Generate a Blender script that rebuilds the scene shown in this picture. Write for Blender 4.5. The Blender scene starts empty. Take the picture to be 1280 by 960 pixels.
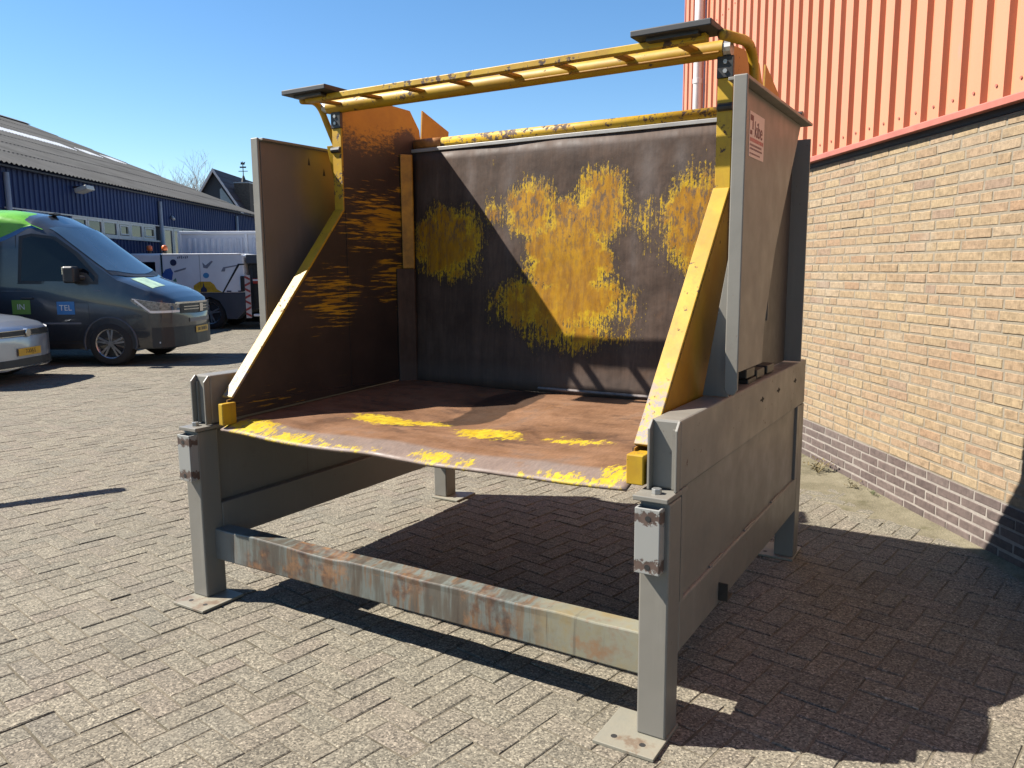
import bpy, bmesh, math, random
from mathutils import Vector, Matrix, noise as mnoise
import numpy as np
random.seed(7)
R = math.radians
SC = bpy.context.scene
COL = SC.collection

# ------------------------------------------------------------------ camera, sky, sun, exposure
F_PX, PITCH, ROLL, CAM_H = 991.5, 0.1446, -0.0069, 1.546      # solved for a 1280 px wide picture
cam = bpy.data.cameras.new('camera')
cam.sensor_width = 36.0
cam.lens = F_PX / 1280 * 36.0
cam.clip_start = 0.05
cam.clip_end = 3000
cam_o = bpy.data.objects.new('camera', cam)
COL.objects.link(cam_o)
cp, sp, cr, sr = math.cos(PITCH), math.sin(PITCH), math.cos(ROLL), math.sin(ROLL)
fwd = Vector((0, cp, -sp)); up0 = Vector((0, sp, cp)); rt0 = Vector((1, 0, 0))
rt = rt0 * cr + up0 * sr
up = -rt0 * sr + up0 * cr
mw = Matrix((rt, up, -fwd)).transposed().to_4x4()
mw.translation = Vector((0, 0, CAM_H))
cam_o.matrix_world = mw
SC.camera = cam_o

SUN_DIR = Vector((0.940, -0.102, -1.0)).normalized()          # way the sunlight travels
SUN_EL = math.asin(-SUN_DIR.z)
SUN_ROT = math.atan2(-SUN_DIR.x, -SUN_DIR.y)
world = bpy.data.worlds.new('World')
SC.world = world
world.use_nodes = True
wn = world.node_tree
bg = wn.nodes['Background']
sky = wn.nodes.new('ShaderNodeTexSky')
sky.sky_type = 'NISHITA'
sky.sun_disc = False
sky.sun_elevation = SUN_EL
sky.sun_rotation = SUN_ROT
sky.air_density = 1.0
sky.dust_density = 0.0
sky.ozone_density = 3.0
hsv = wn.nodes.new('ShaderNodeHueSaturation')
hsv.inputs['Saturation'].default_value = 1.2
wn.links.new(sky.outputs[0], hsv.inputs['Color'])
wn.links.new(hsv.outputs[0], bg.inputs[0])
bg.inputs[1].default_value = 0.058
sl = bpy.data.lights.new('sun', 'SUN')
sl.energy = 5.0
sl.angle = R(0.5)
sl.color = (1.0, 0.945, 0.86)
sun_o = bpy.data.objects.new('sun', sl)
COL.objects.link(sun_o)
sun_o.rotation_euler = SUN_DIR.to_track_quat('-Z', 'Y').to_euler()
sun_o.location = (-20, 4, 25)
vs = SC.view_settings
vs.view_transform = 'Standard'
vs.look = 'None'
vs.exposure = 1.6
vs.gamma = 1.0
SC.display_settings.display_device = 'sRGB'


def project(p):
    d = Vector(p) - Vector((0, 0, CAM_H))
    z = d.dot(fwd)
    if z < 0.05:
        return None
    return (640 + F_PX * d.dot(rt) / z, 480 - F_PX * d.dot(up) / z, z)


# ------------------------------------------------------------------ material helpers
class NT:
    def __init__(self, name, rough=0.6, metal=0.0, spec=0.5):
        self.m = bpy.data.materials.new(name)
        self.m.use_nodes = True
        self.t = self.m.node_tree
        self.b = self.t.nodes['Principled BSDF']
        self.b.inputs['Roughness'].default_value = rough
        self.b.inputs['Metallic'].default_value = metal
        self.b.inputs['Specular IOR Level'].default_value = spec
        self._tc = None

    def n(self, kind, **kw):
        nd = self.t.nodes.new(kind)
        for k, v in kw.items():
            setattr(nd, k, v)
        return nd

    def put(self, sock, v):
        if v is None:
            return
        if isinstance(v, bpy.types.NodeSocket):
            self.t.links.new(v, sock)
        else:
            if isinstance(v, (tuple, list)) and len(v) == 3 and sock.type == 'RGBA':
                v = (*v, 1)
            sock.default_value = v

    @property
    def obj(self):
        if self._tc is None:
            self._tc = self.n('ShaderNodeTexCoord')
        return self._tc.outputs['Object']

    @property
    def pos(self):
        return self.n('ShaderNodeNewGeometry').outputs['Position']

    def scale(self, v, s, off=(0, 0, 0), rot=(0, 0, 0)):
        nd = self.n('ShaderNodeMapping')
        self.put(nd.inputs['Vector'], v)
        nd.inputs['Scale'].default_value = s if isinstance(s, (tuple, list)) else (s, s, s)
        nd.inputs['Location'].default_value = off
        nd.inputs['Rotation'].default_value = rot
        return nd.outputs[0]

    def noise(self, v, scale=5, detail=4, rough=0.55, dist=0.0):
        nd = self.n('ShaderNodeTexNoise')
        self.put(nd.inputs['Vector'], v)
        nd.inputs['Scale'].default_value = scale
        nd.inputs['Detail'].default_value = detail
        nd.inputs['Roughness'].default_value = rough
        nd.inputs['Distortion'].default_value = dist
        return nd.outputs['Fac']

    def noisecol(self, v, scale=5, detail=2):
        nd = self.n('ShaderNodeTexNoise')
        self.put(nd.inputs['Vector'], v)
        nd.inputs['Scale'].default_value = scale
        nd.inputs['Detail'].default_value = detail
        return nd.outputs['Color']

    def voro(self, v, scale=5, out='Distance', rnd=1.0):
        nd = self.n('ShaderNodeTexVoronoi')
        self.put(nd.inputs['Vector'], v)
        nd.inputs['Scale'].default_value = scale
        nd.inputs['Randomness'].default_value = rnd
        return nd.outputs[out]

    def math(self, op, a, b=None, c=None, clamp=False):
        nd = self.n('ShaderNodeMath', operation=op, use_clamp=clamp)
        self.put(nd.inputs[0], a)
        if b is not None:
            self.put(nd.inputs[1], b)
        if c is not None:
            self.put(nd.inputs[2], c)
        return nd.outputs[0]

    def ramp(self, f, stops, interp='LINEAR'):
        nd = self.n('ShaderNodeValToRGB')
        self.put(nd.inputs[0], f)
        cr_ = nd.color_ramp
        cr_.interpolation = interp
        while len(cr_.elements) < len(stops):
            cr_.elements.new(0.5)
        for e, (p, c) in zip(cr_.elements, stops):
            e.position = p
            e.color = (c, c, c, 1) if isinstance(c, (int, float)) else (*c, 1)
        return nd.outputs[0]

    def step(self, f, lo, hi):
        nd = self.n('ShaderNodeMapRange', interpolation_type='SMOOTHSTEP')
        self.put(nd.inputs[0], f)
        nd.inputs[1].default_value = lo
        nd.inputs[2].default_value = hi
        return nd.outputs[0]

    def mix(self, f, a, b, blend='MIX'):
        nd = self.n('ShaderNodeMix', data_type='RGBA', blend_type=blend)
        self.put(nd.inputs[0], f)
        self.put(nd.inputs[6], a)
        self.put(nd.inputs[7], b)
        return nd.outputs[2]

    def sep(self, v):
        nd = self.n('ShaderNodeSeparateXYZ')
        self.put(nd.inputs[0], v)
        return nd.outputs

    def blob(self, x, y, blobs, nz=None):
        """soft union of ellipses (cx, cy, rx, ry): >0 inside"""
        r = None
        for (cx, cy, rx, ry) in blobs:
            a = self.math('MULTIPLY', self.math('SUBTRACT', x, cx), 1 / rx)
            b = self.math('MULTIPLY', self.math('SUBTRACT', y, cy), 1 / ry)
            d = self.math('SQRT', self.math('ADD', self.math('MULTIPLY', a, a), self.math('MULTIPLY', b, b)))
            d = self.math('SUBTRACT', 1.0, d)
            d = self.math('MULTIPLY', d, min(rx, ry) * 5)
            r = d if r is None else self.math('MAXIMUM', r, d)
        return r

    def bump(self, h, strength=0.3, dist=0.01, normal=None):
        nd = self.n('ShaderNodeBump')
        self.put(nd.inputs['Height'], h)
        nd.inputs['Strength'].default_value = strength
        nd.inputs['Distance'].default_value = dist
        if normal is not None:
            self.put(nd.inputs['Normal'], normal)
        self.t.links.new(nd.outputs[0], self.b.inputs['Normal'])
        return nd.outputs[0]

    def col(self, c):
        self.put(self.b.inputs['Base Color'], self.mix(1.0, c, (0.73, 0.73, 0.73), 'MULTIPLY'))
        return self

    def rough(self, v):
        self.put(self.b.inputs['Roughness'], v)
        return self

    def edge(self, r=0.008):
        """0 on flat faces, rising towards sharp edges"""
        bv = self.n('ShaderNodeBevel', samples=4)
        bv.inputs['Radius'].default_value = r
        gn = self.n('ShaderNodeNewGeometry')
        d = self.n('ShaderNodeVectorMath', operation='DOT_PRODUCT')
        self.put(d.inputs[0], bv.outputs[0])
        self.put(d.inputs[1], gn.outputs['True Normal'])
        return self.math('SUBTRACT', 1.0, d.outputs['Value'])

    def rnd(self):
        a = self.n('ShaderNodeObjectInfo').outputs['Random']
        b = self.n('ShaderNodeNewGeometry').outputs['Random Per Island']
        return self.math('FRACT', self.math('ADD', a, b))


MATS = {}


def flat(name, c, rough=0.6, metal=0.0, var=0.12, scale=6.0, spec=0.5, bump=0.0):
    """plain paint or plastic with a little dirt and tone variation"""
    if name in MATS:
        return MATS[name]
    m = NT(name, rough, metal, spec)
    f = m.noise(m.obj, scale, 5, 0.6)
    lo = tuple(x * (1 - var) for x in c)
    hi = tuple(min(1, x * (1 + var)) for x in c)
    m.col(m.ramp(f, [(0.3, lo), (0.7, hi)]))
    m.rough(m.ramp(f, [(0.3, max(0.02, rough - 0.06)), (0.7, min(1, rough + 0.06))]))
    if bump:
        m.bump(m.noise(m.obj, scale * 12, 3), bump, 0.004)
    MATS[name] = m.m
    return m.m


# ------------------------------------------------------------------ mesh helpers
class MB:
    def __init__(self):
        self.v, self.f = [], []

    def add(self, vs_, fs):
        o = len(self.v)
        self.v += [tuple(p) for p in vs_]
        self.f += [tuple(i + o for i in q) for q in fs]
        return self

    def box(self, x0, x1, y0, y1, z0, z1):
        return self.add([(x0, y0, z0), (x1, y0, z0), (x1, y1, z0), (x0, y1, z0),
                         (x0, y0, z1), (x1, y0, z1), (x1, y1, z1), (x0, y1, z1)],
                        [(0, 3, 2, 1), (4, 5, 6, 7), (0, 1, 5, 4), (1, 2, 6, 5), (2, 3, 7, 6), (3, 0, 4, 7)])

    def obox(self, c, ax, ay, az):
        """box by centre and three half axes"""
        c, ax, ay, az = map(Vector, (c, ax, ay, az))
        P = [c + sx * ax + sy * ay + sz * az for sz in (-1, 1) for sx, sy in ((-1, -1), (1, -1), (1, 1), (-1, 1))]
        return self.add(P, [(0, 3, 2, 1), (4, 5, 6, 7), (0, 1, 5, 4), (1, 2, 6, 5), (2, 3, 7, 6), (3, 0, 4, 7)])

    def prism(self, poly, axis, a, b):
        def P(p, t):
            return {'x': (t, p[0], p[1]), 'y': (p[0], t, p[1]), 'z': (p[0], p[1], t)}[axis]
        n = len(poly)
        vs_ = [P(p, a) for p in poly] + [P(p, b) for p in poly]
        return self.add(vs_, [tuple(range(n)), tuple(range(2 * n - 1, n - 1, -1))] +
                        [(i, (i + 1) % n, n + (i + 1) % n, n + i) for i in range(n)])

    def bar(self, p, q, w, h, upv=(0, 0, 1)):
        p, q = Vector(p), Vector(q)
        d = (q - p)
        t = d.normalized()
        s = t.cross(Vector(upv))
        if s.length < 1e-4:
            s = t.cross(Vector((1, 0, 0)))
        s.normalize()
        u = s.cross(t)
        return self.obox((p + q) / 2, d / 2, s * w / 2, u * h / 2)

    def tube(self, pts, r, n=10, cap=True):
        pts = [Vector(p) for p in pts]
        rs = r if isinstance(r, (list, tuple)) else [r] * len(pts)
        o = len(self.v)
        ref = None
        for i, p in enumerate(pts):
            t = (pts[min(i + 1, len(pts) - 1)] - pts[max(i - 1, 0)]).normalized()
            if ref is None:
                ref = t.cross(Vector((0, 0, 1)))
                if ref.length < 0.05:
                    ref = t.cross(Vector((1, 0, 0)))
            s = (ref - t * ref.dot(t)).normalized()
            ref = s
            u = t.cross(s)
            for k in range(n):
                a = 2 * math.pi * k / n
                self.v.append(tuple(p + (s * math.cos(a) + u * math.sin(a)) * rs[i]))
        for i in range(len(pts) - 1):
            for k in range(n):
                k2 = (k + 1) % n
                self.f.append((o + i * n + k, o + i * n + k2, o + (i + 1) * n + k2, o + (i + 1) * n + k))
        if cap:
            self.f.append(tuple(o + k for k in range(n))[::-1])
            self.f.append(tuple(o + (len(pts) - 1) * n + k for k in range(n)))
        return self

    def cyl(self, p, q, r, n=14):
        return self.tube([p, q], r, n)

    def grid(self, nu, nv, fn):
        o = len(self.v)
        for j in range(nv + 1):
            for i in range(nu + 1):
                self.v.append(tuple(fn(i / nu, j / nv)))
        for j in range(nv):
            for i in range(nu):
                a = o + j * (nu + 1) + i
                self.f.append((a, a + 1, a + nu + 2, a + nu + 1))
        return self

    def mesh(self, name, mat, smooth=False, recalc=True):
        me = bpy.data.meshes.new(name)
        me.from_pydata(self.v, [], self.f)
        me.update()
        if recalc:
            bm = bmesh.new()
            bm.from_mesh(me)
            bmesh.ops.recalc_face_normals(bm, faces=bm.faces)
            bm.to_mesh(me)
            bm.free()
        if mat:
            me.materials.append(mat)
        if smooth:
            me.polygons.foreach_set('use_smooth', [True] * len(me.polygons))
        return me

    def build(self, name, mat, parent=None, bevel=0.0, smooth=False, solid=0.0, seg=2, recalc=True, label=None):
        o = bpy.data.objects.new(name, self.mesh(name, mat, smooth, recalc))
        COL.objects.link(o)
        if parent is not None:
            o.parent = parent
        if solid:
            md = o.modifiers.new('thickness', 'SOLIDIFY')
            md.thickness = solid
            md.offset = -1
        if bevel:
            md = o.modifiers.new('edge', 'BEVEL')
            md.width = bevel
            md.segments = seg
            md.limit_method = 'ANGLE'
            md.angle_limit = R(35)
        if label:
            o['label'] = label
        return o


def thing(name, label, cat, loc=(0, 0, 0), rz=0.0, group=None):
    o = bpy.data.objects.new(name, None)
    COL.objects.link(o)
    o.location = loc
    o.rotation_euler = (0, 0, rz)
    o.empty_display_size = 0.3
    o['label'] = label
    o['category'] = cat
    if group:
        o['group'] = group
    return o


def tag(o, label=None, cat=None, group=None, kind=None):
    for k, v in (('label', label), ('category', cat), ('group', group), ('kind', kind)):
        if v:
            o[k] = v
    return o


def inst(name, me, parent, loc=(0, 0, 0), rot=(0, 0, 0)):
    o = bpy.data.objects.new(name, me)
    COL.objects.link(o)
    o.parent = parent
    o.location = loc
    o.rotation_euler = rot
    return o


def text(name, body, size, mat, parent, loc, rot, depth=0.0008, align='CENTER', sx=1.0):
    cu = bpy.data.curves.new(name, 'FONT')
    cu.body = body
    cu.size = size
    cu.align_x = align
    cu.align_y = 'CENTER'
    cu.extrude = depth
    cu.resolution_u = 3
    o = bpy.data.objects.new(name, cu)
    COL.objects.link(o)
    dg = bpy.context.evaluated_depsgraph_get()
    me = bpy.data.meshes.new_from_object(o.evaluated_get(dg))
    me.name = name
    bpy.data.objects.remove(o)
    bpy.data.curves.remove(cu)
    me.materials.clear()
    me.materials.append(mat)
    r = bpy.data.objects.new(name, me)
    COL.objects.link(r)
    r.parent = parent
    r.location = loc
    r.rotation_euler = rot
    r.scale = (sx, 1, 1)
    return r



# ------------------------------------------------------------------ ground and paving
def paver_mat():
    m = NT('paver_concrete', 0.9, 0, 0.3)
    p = m.pos
    r = m.rnd()
    tint = m.ramp(r, [(0.0, (0.134, 0.117, 0.088)), (0.18, (0.178, 0.155, 0.116)), (0.38, (0.176, 0.147, 0.113)),
                      (0.55, (0.16, 0.144, 0.109)), (0.75, (0.198, 0.173, 0.129)), (0.9, (0.146, 0.133, 0.104)), (1.0, (0.184, 0.153, 0.119))])
    big = m.noise(p, 0.55, 4, 0.6)
    tint = m.mix(m.ramp(big, [(0.3, 0.0), (0.7, 0.55)]), tint, (0.182, 0.16, 0.117))
    v1 = m.voro(p, 165, 'Color')
    s1 = m.sep(v1)[0]
    agg = m.ramp(s1, [(0.0, 0.4), (0.35, 0.85), (0.6, 1.05), (0.85, 1.35), (1.0, 1.95)])
    fine = m.noise(p, 75, 4, 0.75)
    agg2 = m.ramp(fine, [(0.3, 0.62), (0.7, 1.35)])
    c = m.mix(1.0, tint, agg, 'MULTIPLY')
    c = m.mix(0.8, c, agg2, 'MULTIPLY')
    dk = m.step(m.noise(p, 2.3, 5, 0.65), 0.60, 0.78)
    c = m.mix(m.math('MULTIPLY', dk, 0.35), c, (0.085, 0.078, 0.064))
    pat = m.step(m.noise(p, 0.8, 5, 0.7), 0.52, 0.72)
    c = m.mix(m.math('MULTIPLY', pat, 0.3), c, (0.1, 0.095, 0.075))
    lite = m.step(m.noise(m.scale(p, 1.0, (5, 3, 1)), 1.4, 5, 0.7), 0.56, 0.72)
    c = m.mix(m.math('MULTIPLY', lite, 0.25), c, (0.3, 0.26, 0.195))
    spot = m.step(m.noise(p, 9, 3, 0.6), 0.72, 0.8)
    c = m.mix(m.math('MULTIPLY', spot, 0.6), c, (0.06, 0.055, 0.048))
    m.col(c)
    h = m.math('ADD', m.math('MULTIPLY', s1, 0.5), m.math('MULTIPLY', fine, 1.4))
    m.bump(h, 0.55, 0.004)
    return m.m


def bed_mat():
    m = NT('joint_sand', 0.95, 0, 0.2)
    p = m.pos
    f = m.noise(p, 3, 6, 0.65)
    c = m.ramp(f, [(0.3, (0.07, 0.062, 0.04)), (0.48, (0.14, 0.12, 0.086)), (0.72, (0.2, 0.172, 0.125))])
    c = m.mix(0.7, c, m.ramp(m.noise(p, 90, 3, 0.7), [(0.3, 0.5), (0.7, 1.5)]), 'MULTIPLY')
    m.col(c)
    m.bump(m.noise(p, 60, 4, 0.7), 0.5, 0.01)
    return m.m


def yard_mat():
    m = NT('far_yard', 0.95, 0, 0.2)
    p = m.pos
    c = m.ramp(m.noise(p, 1.2, 6, 0.65), [(0.3, (0.15, 0.13, 0.1)), (0.7, (0.19, 0.165, 0.13))])
    m.col(m.mix(0.5, c, m.ramp(m.noise(p, 12, 4, 0.7), [(0.3, 0.7), (0.7, 1.3)]), 'MULTIPLY'))
    return m.m


def sunk(x, y):
    return 0.004 * mnoise.noise(Vector((x * 0.55, y * 0.55, 4.0))) + 0.0018 * mnoise.noise(Vector((x * 1.7, y * 1.7, 9.0)))


M_PAVER = paver_mat()
g = MB().grid(8, 8, lambda a, b: (-900 + 1800 * a, -300 + 1800 * b, -0.022)).build('ground', yard_mat())
tag(g, kind='structure')
bed = MB().grid(90, 115, lambda a, b: (-18 + 21.5 * a, -2.5 + 27.5 * b, -0.0036 + sunk(-18 + 21.5 * a, -2.5 + 27.5 * b))).build('paving', bed_mat())
tag(bed, kind='structure')

PA = R(48.6)
PW = 0.105
ca, sa = math.cos(PA), math.sin(PA)


def paver_shape(rng, far=False, g_=0.0026, c_=0.004, j_=0.0022):
    hx, hy = 0.105 - g_, 0.0525 - g_
    P = [(-hx, -hy), (hx, -hy), (hx, hy), (-hx, hy)]
    P = [(x + rng.uniform(-j_, j_), y + rng.uniform(-j_, j_)) for x, y in P]
    if far:
        v = [(x, y, 0) for x, y in P] + [(x, y, -0.012) for x, y in P]
        f = [(0, 1, 2, 3)] + [(i, i + 4, (i + 1) % 4 + 4, (i + 1) % 4) for i in range(4)]
        return v, f
    T = []
    for x, y in P:
        k = c_ * rng.uniform(0.4, 1.5)
        T.append((x - math.copysign(k, x), y - math.copysign(k, y)))
    v = [(x, y, rng.uniform(-0.0004, 0.0004)) for x, y in T] + [(x, y, -0.003) for x, y in P] + [(x, y, -0.014) for x, y in P]
    f = [(0, 1, 2, 3)]
    for i in range(4):
        k = (i + 1) % 4
        f += [(i, 4 + i, 4 + k, k), (4 + i, 8 + i, 8 + k, 4 + k)]
    return v, f


prng = random.Random(3)
pav = []
NR = 190
for i in range(-NR, NR):
    for j in range(-NR, NR):
        k = (i - j) % 4
        if k == 0:
            a, b, ro = (i + 1) * PW, (j + 0.5) * PW, 0.0
        elif k == 3:
            a, b, ro = (i + 0.5) * PW, (j + 1) * PW, math.pi / 2
        else:
            continue
        a += 8.0 * ca + 6 * sa * 0; b += 0
        x = a * ca - b * sa - 4.0
        y = a * sa + b * ca + 2.0
        if y < -1.2 or y > 23.5 or x > 2.78 - 0.0754 * (y - 5) * 0 or x < -0.7 * max(y, 0) - 1.6:
            continue
        if x > 2.52 - 0.0754 * (y - 5):
            continue
        pav.append((x, y, ro + PA))
vis = []
for idx, (x, y, ro) in enumerate(pav):
    q = project((x, y, 0))
    if q and 5 < q[0] < 1275 and 30 < q[1] < 955:
        vis.append((q[2], idx))
vis.sort()
near = set(i for _, i in vis[:300])
PAVER_MESH = []
for k in range(8):
    b_ = MB()
    b_.add(*paver_shape(prng))
    PAVER_MESH.append(b_.mesh('paver', M_PAVER, recalc=False))
fv, ff = [], []
for idx, (x, y, ro) in enumerate(pav):
    tx, ty = prng.gauss(0, 0.005), prng.gauss(0, 0.005)
    dz = prng.gauss(0, 0.0011) + sunk(x, y)
    rj = ro + prng.gauss(0, 0.006)
    if idx in near:
        o = inst('paver', PAVER_MESH[prng.randrange(8)], bed, (x, y, dz), (tx, ty, rj + math.pi * prng.randrange(2)))
        continue
    v, f = paver_shape(prng, far=(y > 7.5))
    o = len(fv)
    c_, s_ = math.cos(rj), math.sin(rj)
    for (px_, py_, pz_) in v:
        fv.append((x + px_ * c_ - py_ * s_, y + px_ * s_ + py_ * c_, dz + pz_ + px_ * ty * 0.6 + py_ * tx * 0.6))
    ff += [tuple(q + o for q in t) for t in f]
me = bpy.data.meshes.new('paver_field')
me.from_pydata(fv, [], ff)
me.update()
me.materials.append(M_PAVER)
o = bpy.data.objects.new('paver_field', me)
COL.objects.link(o)
o.parent = bed
o['kind'] = 'stuff'

# ------------------------------------------------------------------ brick and steel warehouse on the right
WX, WYAW = 2.4992, 0.0754
wh = thing('warehouse', 'warehouse with yellow brick wall, dark brick plinth and coral ribbed steel cladding above', 'building', (WX, 5, 0), WYAW)


def brick_mat(name, stops, bumps=0.5):
    m = NT(name, 0.9, 0, 0.25)
    p = m.pos
    r = m.rnd()
    c = m.ramp(r, stops)
    n1 = m.noise(m.scale(p, (1, 1, 1.6)), 22, 5, 0.65)
    c = m.mix(0.85, c, m.ramp(n1, [(0.25, 0.5), (0.5, 1.0), (0.75, 1.3)]), 'MULTIPLY')
    n2 = m.noise(m.scale(p, (3, 3, 0.7)), 26, 4, 0.7)
    c = m.mix(0.6, c, m.ramp(n2, [(0.3, 0.72), (0.7, 1.25)]), 'MULTIPLY')
    ef = m.step(m.noise(p, 2.2, 5, 0.65), 0.58, 0.74)
    c = m.mix(m.math('MULTIPLY', ef, 0.22), c, (0.42, 0.38, 0.3))
    st = m.noise(p, 1.1, 5, 0.6)
    c = m.mix(m.ramp(st, [(0.4, 0.0), (0.75, 0.3)]), c, (0.29, 0.225, 0.15) if 'clay' in name else (0.2, 0.17, 0.15))
    sp_ = m.step(m.noise(p, 75, 3, 0.6), 0.62, 0.72)
    c = m.mix(m.math('MULTIPLY', sp_, 0.45), c, (0.12, 0.09, 0.07))
    m.col(c)
    m.bump(m.noise(p, 55, 5, 0.7), bumps, 0.004)
    return m.m


M_BRICK = brick_mat('yellow_clay', [(0.0, (0.29, 0.203, 0.12)), (0.2, (0.325, 0.242, 0.142)), (0.36, (0.285, 0.195, 0.118)), (0.5, (0.305, 0.224, 0.133)),
                                    (0.65, (0.29, 0.2, 0.125)), (0.8, (0.325, 0.247, 0.16)), (0.92, (0.29, 0.187, 0.112)), (1.0, (0.25, 0.178, 0.128))], 0.9)
M_PLINTH = brick_mat('dark_engineering', [(0.0, (0.085, 0.062, 0.056)), (0.5, (0.11, 0.08, 0.071)), (1.0, (0.13, 0.098, 0.086))])


def mortar(name, a, b):
    m = NT(name, 0.95, 0, 0.2)
    p = m.pos
    m.col(m.ramp(m.noise(p, 30, 5, 0.7), [(0.3, a), (0.7, b)]))
    m.bump(m.noise(p, 120, 3, 0.7), 0.5, 0.003)
    return m.m


M_MORT = mortar('grey_mortar', (0.2, 0.17, 0.125), (0.285, 0.245, 0.185))
M_MORT2 = mortar('pale_mortar', (0.23, 0.2, 0.175), (0.32, 0.285, 0.25))
S0, S1 = -3.4, 4.93
MB().box(0.0032, 0.3, S0, S1 - 0.005, 0.312, 2.312).build('mortar_bed', M_MORT, wh)
MB().box(0.0035, 0.3, S0, S1 - 0.005, -0.2, 0.3105).build('plinth_mortar_bed', M_MORT2, wh)


def brick_shape(rng, ln, jit=0.0026):
    h, c_ = 0.05, 0.003
    P = [(0, 0), (ln, 0), (ln, h), (0, h)]
    P = [(y + rng.uniform(-jit, jit), z + rng.uniform(-jit, jit)) for y, z in P]
    T = [(y + (c_ if i in (0, 3) else -c_) * rng.uniform(0.5, 1.6), z + (c_ if i < 2 else -c_) * rng.uniform(0.5, 1.5)) for i, (y, z) in enumerate(P)]
    v = [(0, y, z) for y, z in T] + [(0.003, y, z) for y, z in P] + [(0.02, y, z) for y, z in P]
    f = [(3, 2, 1, 0)]
    for i in range(4):
        k = (i + 1) % 4
        f += [(i, k, 4 + k, 4 + i), (4 + i, 4 + k, 8 + k, 8 + i)]
    return v, f


brng = random.Random(11)
bricks = []
for row in range(37):
    z = 0.0065 + row * 0.0625
    dark = row < 5
    s = S0 + (0.111 if row % 2 else 0.0) if dark else S0 + brng.uniform(0, 0.2)
    if s > S0 + 0.02:
        bricks.append((S0, s - S0 - 0.0125, z, dark))
    while s < S1 - 0.03:
        ln = 0.21 if dark else (0.21 if brng.random() < 0.86 else 0.0985)
        ln = min(ln, S1 - s)
        bricks.append((s, ln, z, dark))
        s += ln + 0.012 + (0 if dark else brng.uniform(-0.002, 0.002))
wmat = Matrix.Translation((WX, 5, 0)) @ Matrix.Rotation(WYAW, 4, 'Z')
cand = []
for i, (s, ln, z, dark) in enumerate(bricks):
    if abs(ln - 0.21) > 1e-4:
        continue
    q = project(wmat @ Vector((0, s + ln / 2, z + 0.025)))
    if q and 1008 < q[0] < 1276 and 0 < q[1] < 955:
        cand.append((q[2], i))
cand.sort()
bnear = set(i for _, i in cand[:300])
BM_Y = [MB().add(*brick_shape(brng, 0.21)).mesh('brick', M_BRICK, recalc=False) for _ in range(8)]
BM_D = [MB().add(*brick_shape(brng, 0.21)).mesh('brick', M_PLINTH, recalc=False) for _ in range(6)]
rest = {False: ([], []), True: ([], [])}
for i, (s, ln, z, dark) in enumerate(bricks):
    dx = max(-0.0018, min(0.0015, brng.gauss(0, 0.0009)))
    if i in bnear:
        inst('brick', brng.choice(BM_D if dark else BM_Y), wh, (dx, s, z), (0, 0, brng.gauss(0, 0.004)))
        continue
    v, f = brick_shape(brng, ln)
    V_, F_ = rest[dark]
    o = len(V_)
    V_ += [(x + dx, y + s, zz + z) for x, y, zz in v]
    F_ += [tuple(q + o for q in t) for t in f]
for dark, nm, mt in ((False, 'brickwork', M_BRICK), (True, 'plinth_brickwork', M_PLINTH)):
    me = bpy.data.meshes.new(nm)
    me.from_pydata(rest[dark][0], [], rest[dark][1])
    me.update()
    me.materials.append(mt)
    o = bpy.data.objects.new(nm, me)
    COL.objects.link(o)
    o.parent = wh
    o['kind'] = 'stuff'

# cladding: trapezoid sheets, 0.9 m wide each, lapped on their first rib
m = NT('coral_coated_steel', 0.42, 0, 0.45)
f_ = m.noise(m.scale(m.obj, (1, 1, 0.12)), 3.0, 5, 0.6)
c_ = m.ramp(f_, [(0.3, (0.6, 0.23, 0.125)), (0.7, (0.65, 0.265, 0.145))])
c_ = m.mix(m.step(m.noise(m.scale(m.obj, (1, 1, 0.25)), 14, 4, 0.7), 0.6, 0.8), c_, (0.54, 0.24, 0.165))
c_ = m.mix(m.math('MULTIPLY', m.step(m.noise(m.scale(m.obj, (1, 3.0, 0.09)), 9, 5, 0.7), 0.54, 0.72), 0.25), c_, (0.36, 0.17, 0.12))
m.col(c_)
m.bump(m.noise(m.scale(m.obj, (1, 1, 0.35)), 1.6, 3, 0.5), 0.25, 0.03)
M_CORAL = m.m
M_CORAL2 = flat('coral_flashing', (0.42, 0.14, 0.1), 0.45)
M_BLACKM = flat('black_trim', (0.02, 0.02, 0.022), 0.5)
ZT = 8.2
PIT = 0.18
NS = 5
sheet_w = PIT * NS
k = 0
s = S1 - 0.03
while s > S0:
    pr = []
    for r_ in range(NS):
        a = s - sheet_w + r_ * PIT
        pr += [(0.0, a), (0.0, a + 0.062), (-0.036, a + 0.070), (-0.036, a + 0.172)]
    pr += [(0.0, s), (0.0, s + 0.004)]
    off = 0.0009 * (k % 2)
    b_ = MB()
    n_ = len(pr)
    for zz in (2.392, ZT):
        b_.v += [(x - 0.012 - off, y, zz) for x, y in pr]
    b_.f = [(i, i + 1, n_ + i + 1, n_ + i) for i in range(n_ - 1)]
    b_.build('cladding_sheet', M_CORAL, wh, solid=0.0008)
    s -= sheet_w
    k += 1
scr = MB()
s = S1 - 0.03
while s > S0:
    for r_ in range(NS):
        yc = s - sheet_w + r_ * PIT + 0.121
        for zz in (2.46, 4.1, 5.8, 7.5):
            scr.tube([(-0.0485, yc, zz), (-0.0545, yc, zz)], 0.0085, 6)
    s -= sheet_w
scr.build('screws', M_CORAL2, wh)['kind'] = 'stuff'
MB().box(0.0, 0.02, S0, S1 - 0.01, 2.318, ZT - 0.01).build('cladding_backing', M_BLACKM, wh)
MB().prism([(-0.006, 2.325), (-0.006, 2.352), (0.0, 2.352), (0.0, 2.325)], 'y', S0, S1 - 0.02).build('gap_strip', M_BLACKM, wh)
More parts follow.
